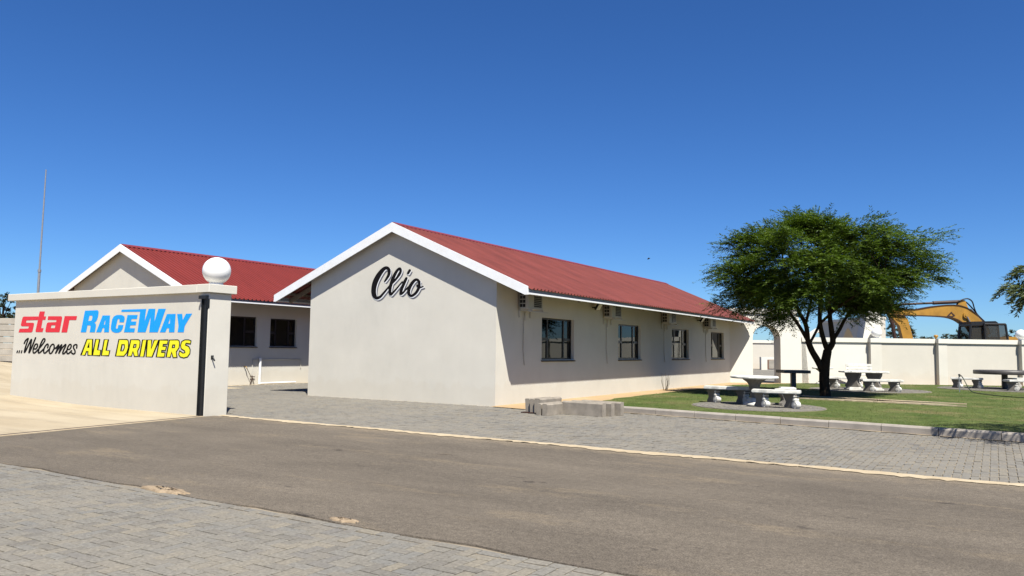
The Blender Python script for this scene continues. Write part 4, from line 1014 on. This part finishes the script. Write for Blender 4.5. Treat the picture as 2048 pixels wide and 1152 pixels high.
far_tree(1786, 645, 110, 36, 'dark tree beyond the wall behind the digger stick')
far_tree(1812, 650, 118, 34, 'dark tree beyond the wall under the digger boom, next to the stick')
far_tree(1852, 669, 170, 26, 'low far tree beyond the wall under the middle of the boom')
far_tree(1888, 667, 170, 22, 'small far tree beyond the wall left of the umbrella shaped one')
far_tree(1913, 657, 140, 38, 'umbrella shaped far tree beyond the wall left of the digger cab')
far_tree(2026, 661, 150, 30, 'far tree beyond the wall right of the digger cab')
far_tree(1950, 668, 160, 30, 'far tree beyond the wall hidden mostly by the digger cab')
# dry stalks by the wall
ds = empty('dry_weed', gnd(1331, 781), label='thin dry weed stalks against the long wall below the third window', cat='weed')
b = MB()
for i in range(12):
    a = rt.uniform(-.5, .5); b.tube([(0, a * .5, 0), (.02 + rt.uniform(-.06, .06), a * .8, .3), (rt.uniform(-.1, .1), a * 1.25, rt.uniform(.4, .75))], [.007, .006, .003], 4, False)
b.build('stalks', M['stalk'], ds)

# ------------------------------------------------------------------ garden furniture
def bench_leg(th=0.13, d=0.34, h=0.38):
    """scroll-sided slab leg: profile across the bench, given thickness along it"""
    pr = [(-.30, 0), (.30, 0), (.30, .10), (.24, .28), (.22, .43), (.26, .60), (.34, .80), (.36, 1.0), (-.36, 1.0), (-.35, .80), (-.27, .62), (-.23, .45), (-.27, .30), (-.34, .18), (-.36, .05)]
    return MB().prism([(a * d / .6, b * h) for a, b in pr], lambda a, b, t: Vector((t, -a, b)), -th / 2, th / 2)
def scroll(th=0.15, d=0.34):
    b = MB()
    for y, z, r in ((-.165, .10, .092), (-.15, .225, .046), (-.165, .315, .030), (-.19, .02, .02)):
        b.tube([(-th / 2, y, z), (th / 2, y, z)], r, 14)
        b.tube([(-th / 2 - .006, y, z), (th / 2 + .006, y, z)], r * .62, 12).tube([(-th / 2 - .012, y, z), (th / 2 + .012, y, z)], r * .3, 10)
    return b
def bench(p, rz, label, L=1.3, curve=0.0, mat='garden_white', grp='scroll legged garden benches'):
    e = empty('garden_bench', p, rz, label=label, cat='bench', group=grp)
    n = 30; top = []; bot = []
    for i in range(n + 1):
        x = -L / 2 + L * i / n; k = curve * (x / (L / 2)) ** 2; lob = .014 * math.cos(i * math.pi / 5)
        top.append((x, -.20 + k - lob)); bot.append((x, .20 + k + lob))
    lp_ = top + bot[::-1]
    b = MB().prism([(a * .985, c * .96 + .0) for a, c in lp_], lambda a, c, t: Vector((a, c, t)), .455, .47)
    b.prism(lp_, lambda a, c, t: Vector((a, c, t)), .40, .455).prism([(a * .97, c * .92) for a, c in lp_], lambda a, c, t: Vector((a, c, t)), .38, .40)
    b.build('seat', M[mat], e)
    for s in (-1, 1):
        k = curve * (.62) ** 2
        for nm, mb_ in (('leg', bench_leg()), ):
            o = mb_.build(nm, M['garden_shaded'], e); o.location = (s * L * .31, k, 0); o.rotation_euler = (0, 0, .85)
            c = scroll().build('scroll', M[mat], o)
    return e
def disc(p, r, label, n=44):
    e = empty('paved_circle', p, label=label, cat='paving', group='round paved pads under the tables')
    MB().lathe([(r + .03, -.06), (r + .03, .052)], n=48).build('bed', M['sand_joint'], e)
    b = MB(); rings = int(r / .105)
    for k in range(rings):
        r1 = r - k * .105; r0 = r1 - .095; m = max(6, int(2 * math.pi * r1 / .205))
        for i in range(m):
            a0, a1_ = 2 * math.pi * (i + .5 * (k % 2)) / m, 2 * math.pi * (i + .5 * (k % 2) + .955) / m; z = .066 + R.uniform(-.004, .004)
            c = [(r0 * math.cos(a0), r0 * math.sin(a0)), (r1 * math.cos(a0), r1 * math.sin(a0)), (r1 * math.cos((a0 + a1_) / 2), r1 * math.sin((a0 + a1_) / 2)), (r1 * math.cos(a1_), r1 * math.sin(a1_)), (r0 * math.cos(a1_), r0 * math.sin(a1_))]
            b.add([(*q, z) for q in c] + [(*q, .04) for q in c], [(0, 1, 2, 3, 4)] + [(j, (j + 1) % 5, (j + 1) % 5 + 5, j + 5) for j in range(5)])
    tag(b.build('paver', M['paver_mass'], e), kind='stuff')
disc((-5.5, 21.45, 0), 1.72, 'round paved pad under the nearest white table and benches')
disc((-4.4, 34.6, 0), 2.25, 'round paved pad under the rectangular white table')
disc((0.35, 40.2, 0), 2.6, 'round paved pad under the large dark round table')
Z = 0.064
ra = math.atan2(_r.y, _r.x)
def ped_table(p, label, r=.645, h=.80, mat='garden_white', lob=12):
    e = empty('pedestal_table', p, label=label, cat='table')
    MB().lathe([(r * .95, h - .07), (r, h - .055), (r, h - .02), (r * .97, h)], n=72, lob=lob, amp=.018).build('table_top', M[mat], e)
    MB().lathe([(.12, .12), (.115, .2), (.135, .45), (.16, .56), (.2, .62), (.31, .70), (.32, h - .072)], n=16, smooth=False).build('pedestal', M['garden_shaded' if mat == 'garden_white' else mat], e)
    MB().lathe([(.31, 0), (.32, .05), (.26, .085), (.2, .09), (.21, .13), (.16, .18), (.12, .20)], n=24).build('base', M[mat], e)
    return e
ped_table((-5.68, 21.85, Z), 'nearest white round table on a tapered pedestal')
bench((-6.52, 22.15, Z), ra - .42, 'curved white bench left of the nearest round table', 1.32, .12)
bench((-4.93, 21.12, Z), ra - .42, 'curved white bench in front of the nearest round table', 1.22, .10)
bench((-4.95, 22.65, Z), ra + 1.15, 'curved white bench partly hidden behind the nearest round table', 1.22, .10)
# middle set
rt_ = empty('garden_table', (-4.5, 34.0, Z), ra - .12, label='rectangular white table on two scroll legs behind the tree', cat='table')
MB().cbox(-.87, .87, -.38, .38, .70, .765, .015).build('table_top', M['garden_white'], rt_)
for s in (-1, 1):
    o = bench_leg(.2, .5, .58).build('leg', M['garden_shaded'], rt_); o.location = (s * .40, 0, .12); o.rotation_euler = (0, 0, .85)
    MB().cbox(s * .40 - .27, s * .40 + .27, -.33, .33, 0, .07, .01).cbox(s * .40 - .22, s * .40 + .22, -.27, .27, .07, .12, .01).build('base', M['garden_white'], rt_)
bench((-3.78, 33.35, Z), ra - .12, 'straight white bench in front of the rectangular table', 1.52)
bench((-5.45, 35.6, Z), ra - .12, 'straight white bench left of and behind the rectangular table', 1.5)
wb = empty('backrest_bench', (-5.55, 41.0, .05), ra - .2, label='white garden bench with a backrest behind the rectangular table', cat='bench')
for k in range(3): MB().cbox(-.6, .6, -.24 + k * .16, -.10 + k * .16, .44, .48, .008).build('seat_board', M['garden_white'], wb)
for k in range(3): MB().cbox(-.6, .6, 0, .04, .56 + k * .15, .69 + k * .15, .008, Matrix.Translation((0, .28, 0)) @ Matrix.Rotation(-.12, 4, 'X')).build('back_board', M['garden_white'], wb)
for s in (-1, 1): MB().cbox(s * .5 - .05, s * .5 + .05, -.25, .27, 0, .439, .01).cbox(s * .5 - .03, s * .5 + .03, .245, .275, .44, 1.0, .008, Matrix.Translation((0, .07, 0)) @ Matrix.Rotation(-.12, 4, 'X')).build('leg', M['garden_shaded'], wb)
ped_table((-7.05, 39.6, .05), 'small white pedestal table hidden mostly by the tree trunk', .48, .80, lob=8)
# dark tables
dt = empty('dark_table', (-6.95, 32.7, .05), ra, label='dark square table on one black post left of the tree trunk', cat='table')
MB().cbox(-.53, .53, -.5, .5, .66, .78, .01).build('table_top', M['dark_stone'], dt); MB().cbox(-.09, .09, -.09, .09, 0, .66, .006).build('post', M['dark_stone'], dt)
d2 = empty('dark_table', (.35, 40.6, Z), label='large dark round table at the right edge of the lawn', cat='table')
MB().lathe([(1.18, .64), (1.2, .66), (1.2, .80), (1.17, .82)], n=48).build('table_top', M['dark_stone'], d2); MB().lathe([(.13, 0), (.12, .64)], n=14).build('post', M['dark_stone'], d2)
bench((-1.08, 40.0, Z), ra - .5, 'white bench left of the large dark round table', 1.25)
bench((0.95, 38.75, Z), ra + .05, 'white bench in front of the large dark round table', 1.4)
bench((1.1, 42.2, Z), ra + .1, 'white bench behind the large dark round table', 1.4)
# standpipe and hose
sp_ = empty('standpipe', (-1.24, 36.1, .04), label='thin garden standpipe in the lawn with a hose hanging from it', cat='standpipe')
MB().tube([(0, 0, -.05), (0, 0, .66)], .02, 8).build('pipe', M['galv'], sp_); MB().tube([(0, 0, .62), (.08, -.02, .66), (.13, -.03, .58)], .022, 6).box(-.03, .05, -.02, .02, .66, .72).build('tap', M['black_steel'], sp_)
hp = [(-1.11, 36.07, .62), (-1.05, 36.0, .5), (-.9, 35.8, .2), (-.75, 35.5, .08), (-.45, 34.6, .065), (-.1, 33.7, .065), (.4, 32.9, .065), (1.3, 32.5, .065), (2.4, 32.2, .065)]
tag(MB().tube([Vector(q) for q in catmull(hp, 5)], .017, 6).build('garden_hose', M['hose_green']), 'dark garden hose trailing across the lawn from the standpipe', 'hose')

# ------------------------------------------------------------------ loose kerb blocks beside the paving corner
def block(p, rz, L, label, w=.15, h=.30, tilt=0.0):
    e = MB()
    pr = [(-w / 2, 0), (w / 2, 0), (w / 2, h - .012), (w / 2 - .012, h), (-w / 2 + .03, h), (-w / 2, h - .03)]
    e.prism(pr, lambda a, b, d: Vector((d, a, b)), 0, L)
    o = e.build('kerb_block', M['concrete']); o.location = p; o.rotation_euler = (tilt, 0, rz)
    return tag(o, label, 'kerb block', 'loose concrete kerb blocks')
ry = math.radians(88)
block((-9.50, 15.98, .03), ry, 1.0, 'leftmost upright kerb block of the pile, seen end on', .13, .31, -.06)
block((-9.33, 15.90, .03), ry, 1.0, 'second kerb block of the pile, between the leftmost and the tallest', .13, .31, -.02)
block((-9.15, 15.82, .03), ry, 1.0, 'third and tallest looking kerb block of the pile, seen end on', .16, .33, .0)
block((-8.96, 15.55, .002), ry, .95, 'kerb block just right of the tallest ones, seen end on', .12, .27, .04)
block((-8.78, 15.52, .002), ry, .95, 'rightmost kerb block of those seen end on, beside the long one', .13, .27, .02)
for y_, l_ in ((15.85, 'dark timber spacer under the front of the left kerb blocks'), (16.6, 'dark timber spacer under the back of the left kerb blocks')):
    tag(MB().cbox(-9.62, -9.02, y_, y_ + .15, .0, .028, .004).build('timber_spacer', M['rust']), l_, 'timber')
la = math.atan2(16.28 - 16.42, -7.56 + 8.70)
block((-8.70, 16.30, .002), la, 1.12, 'long kerb block lying on its own in front, side on to the camera', .16, .31)
block((-8.62, 16.60, .002), la, 1.12, 'long kerb block lying directly behind the front one', .15, .31)
block((-8.50, 16.90, .002), la, 1.10, 'long kerb block at the back, nearest the end of the lawn kerb', .15, .31)

# ------------------------------------------------------------------ excavator behind the far wall
DE = 54.0; SX = DE / FPX
EO = dep(1900, 676, DE); EO = Vector((EO.x, EO.y, 0))
ex_ = empty('excavator', EO, ra, label='yellow excavator with a raised arched boom behind the far wall', cat='excavator')
def ep(x, y): return ((x - 1900) * SX, (711.2 + .0135 * (x - 1900) - y) * SX + 1.5)
def eprism(pts, d0, d1): return MB().prism([ep(*p) for p in pts], lambda a, b, d: Vector((a, d, b)), d0, d1)
top = [(1776, 616), (1800, 618), (1827, 620), (1868, 613.4), (1905, 611), (1928, 615.6), (1943, 624.7), (1958, 636.7), (1970, 652), (1976, 668)]
bot = [(1950, 676), (1934, 652), (1925, 648.7), (1913, 641), (1898, 636), (1875, 633.7), (1827, 632), (1805, 632), (1784, 630)]
bp = catmull([(*p,) for p in top], 5) + catmull([(*p,) for p in bot], 5)
boom = eprism(bp, -.28, .28).build('boom', M['yellow'], ex_)
# flange plates along the boom edges
fl = MB(); ct = [ep(*p) for p in catmull(top, 5)]; cb = [ep(*p) for p in catmull(bot, 5)]
for cpts in (ct, cb):
    for i in range(len(cpts) - 1):
        (a, b_), (c, d_) = cpts[i], cpts[i + 1]; fl.add([(a, -.33, b_), (c, -.33, d_), (c, .33, d_), (a, .33, b_), (a, -.33, b_ + .05), (c, -.33, d_ + .05), (c, .33, d_ + .05), (a, .33, b_ + .05)], [(0, 1, 2, 3), (4, 7, 6, 5), (0, 4, 5, 1), (3, 2, 6, 7)])
fl.build('flange', M['rust'], boom)
eprism([(1915, 612), (1919, 603), (1925, 600), (1931, 601), (1937, 617), (1930, 617)], -.12, .12).build('cylinder_bracket', M['yellow'], boom)
MB().tube([(*ep(1868, 606)[:1], 0, ep(1868, 606)[1]), (ep(1921, 603.5)[0], 0, ep(1921, 603.5)[1])], .13, 12).build('arm_cylinder', M['rust'], ex_)
MB().tube([(ep(1800, 609)[0], 0, ep(1800, 609)[1]), (ep(1869, 606)[0], 0, ep(1869, 606)[1])], .075, 10).build('arm_rod', M['rust'], ex_)
c = ep(1928, 631)
MB().tube([(c[0], -.40, c[1]), (c[0], .40, c[1])], .21, 16).tube([(c[0], -.44, c[1]), (c[0], .44, c[1])], .11, 12).build('pin_boss', M['yellow'], boom)
c2 = ep(1944, 664)
for s in (-1, 1): MB().tube([(c[0], s * .36, c[1]), (c2[0], s * .36, c2[1])], .06, 10).build('lift_rod', M['chrome'], ex_)
em = ep(1899, 630)
MB().prism([(em[0] - .30, em[1] - .1), (em[0] + .02, em[1] + .22), (em[0] + .28, em[1] - .06), (em[0] + .02, em[1] - .2)], lambda a, b, d: Vector((a, d, b)), -.30, -.285, [[(em[0] - .15, em[1] - .06), (em[0] + .02, em[1] + .1), (em[0] + .15, em[1] - .05), (em[0] + .02, em[1] - .1)]]).build('emblem', M['rust'], boom)
stick = eprism([(1768, 606), (1780, 604), (1796, 616), (1814, 640), (1826, 690), (1834, 720), (1816, 724), (1806, 690), (1797, 652), (1776, 628)], -.22, .22).build('stick', M['yellow'], ex_)
q = ep(1774, 613)
MB().tube([(q[0], -.3, q[1]), (q[0], .3, q[1])], .16, 14).build('pivot', M['yellow'], stick)
MB().tube([(ep(1776, 628)[0], -.1, ep(1776, 628)[1]), (ep(1784, 648)[0], -.1, ep(1784, 648)[1]), (ep(1790, 690)[0], -.1, ep(1790, 690)[1])], [.10, .12, .12], 10).build('bucket_cylinder', M['rust'], ex_)
eprism([(1786, 700), (1840, 716), (1848, 740), (1826, 748), (1790, 736)], -.6, .6).build('bucket', M['rust'], ex_)
for k, pts in enumerate(([(1916, 603), (1926, 599), (1936, 598), (1944, 604), (1948, 618), (1954, 630), (1972, 648)], [(1922, 601), (1933, 604), (1942, 612), (1952, 624), (1968, 645)], [(1936, 617), (1946, 622), (1956, 632), (1970, 648)])):
    MB().tube([(ep(x, y)[0], -.18 + .15 * k, ep(x, y)[1]) for x, y in catmull(pts, 5)], .045, 6).build('hose', M['rubber'], boom)
MB().tube([(ep(x, y)[0], -.26, ep(x, y)[1]) for x, y in ((1939, 618), (1950, 630), (1966, 648))], .03, 6).build('pipe', M['chrome'], boom)
# cab: frame posts, roof, panes; a door stands open at its right
y0, y1 = -1.75, -.45
cab = MB()
L0, R0 = ep(1934, 652), ep(1990, 652)
def bar(b, p, q, y, w=.07): b.tube([(p[0], y, p[1]), (q[0], y, q[1])], w, 6); return b
for y in (y0, y1):
    bar(cab, ep(1937, 654), ep(1932, 700), y, .09); bar(cab, ep(1989, 652), ep(1992, 700), y, .07); bar(cab, ep(1937, 653), ep(1989, 652), y, .07)
cb_ = cab.build('cab', M['black_steel'], ex_); cb_.location.x = -0.85
eprism([(1936, 650), (1938, 645.5), (1984, 644.5), (1989, 648), (1989, 652), (1936, 653.5)], y0 - .08, y1 + .08).build('cab_roof', M['black_steel'], cb_)
eprism([(1932, 690), (1992, 690), (1994, 735), (1930, 735)], y0, y1).build('cab_base', M['yellow'], cb_)
def cabglass():
    t = NT('dusty cab glass'); tr = t.n.new('ShaderNodeBsdfTransparent'); tr.inputs['Color'].default_value = (.55, .55, .55, 1)
    mx = t.n.new('ShaderNodeMixShader'); mx.inputs[0].default_value = .22; t.p.inputs['Base Color'].default_value = (.10, .095, .085, 1); t.p.inputs['Roughness'].default_value = .15
    t.l(tr.outputs[0], mx.inputs[1]); t.l(t.p.outputs[0], mx.inputs[2]); t.l(mx.outputs[0], t.out.inputs[0]); return t.m
M['cabglass'] = cabglass()
eprism([(1938, 655), (1988, 654), (1991, 690), (1934, 690)], y0 + .01, y0 + .02).build('pane', M['cabglass'], cb_)
eprism([(1938, 655), (1988, 654), (1991, 690), (1934, 690)], y1 - .02, y1 - .01).build('pane', M['cabglass'], cb_)
db = MB(); yd = y0 - .16
for p, q in (((1966, 650.5), (2007, 651)), ((2007, 651), (2013, 704)), ((2013, 704), (1968, 704)), ((1968, 704), (1966, 650.5))): bar(db, ep(*p), ep(*q), yd, .075)
do = db.build('door', M['black_steel'], ex_); do.location.x = -1.05
eprism([(1968, 653), (2006, 653), (2011, 702), (1970, 702)], yd - .006, yd + .006).build('pane', M['cabglass'], do)
eprism([(1990, 674), (2036, 674), (2042, 690), (2042, 740), (1994, 740)], -.44, 1.5).build('engine_cover', M['yellow'], ex_)
MB().box(*sorted((ep(1925, 0)[0], ep(2042, 0)[0])), -1.7, 1.6, .95, 1.25).build('turntable', M['rust'], ex_)
for s in (-1, 1):
    c0, c1 = ep(1905, 0)[0], ep(2050, 0)[0]
    MB().prism([(c0, .35), (c0 + .25, .02), (c1 - .25, .02), (c1, .35), (c1 - .2, .92), (c0 + .2, .92)], lambda a, b, d: Vector((a, d, b)), s * 1.3 - .3, s * 1.3 + .3).build('track', M['rubber'], ex_)

# ------------------------------------------------------------------ a bird far off in the sky
bp_ = dep(1297, 517.5, 60); bd = empty('bird', bp_, ra, label='small dark bird flying above the long roof', cat='bird')
MB().lathe([(0, -.13), (.035, -.06), (.045, .02), (.02, .12), (0, .15)], n=8).build('body', M['bird'], bd).rotation_euler = (0, math.radians(70), 0)
MB().add([(-.03, -.02, .02), (.05, -.02, .02), (.02, -.15, .1), (-.02, -.27, .06)], [(0, 1, 2, 3)]).add([(-.03, .02, .02), (.05, .02, .02), (.02, .15, .1), (-.02, .27, .06)], [(0, 1, 2, 3)]).build('wings', M['bird'], bd)
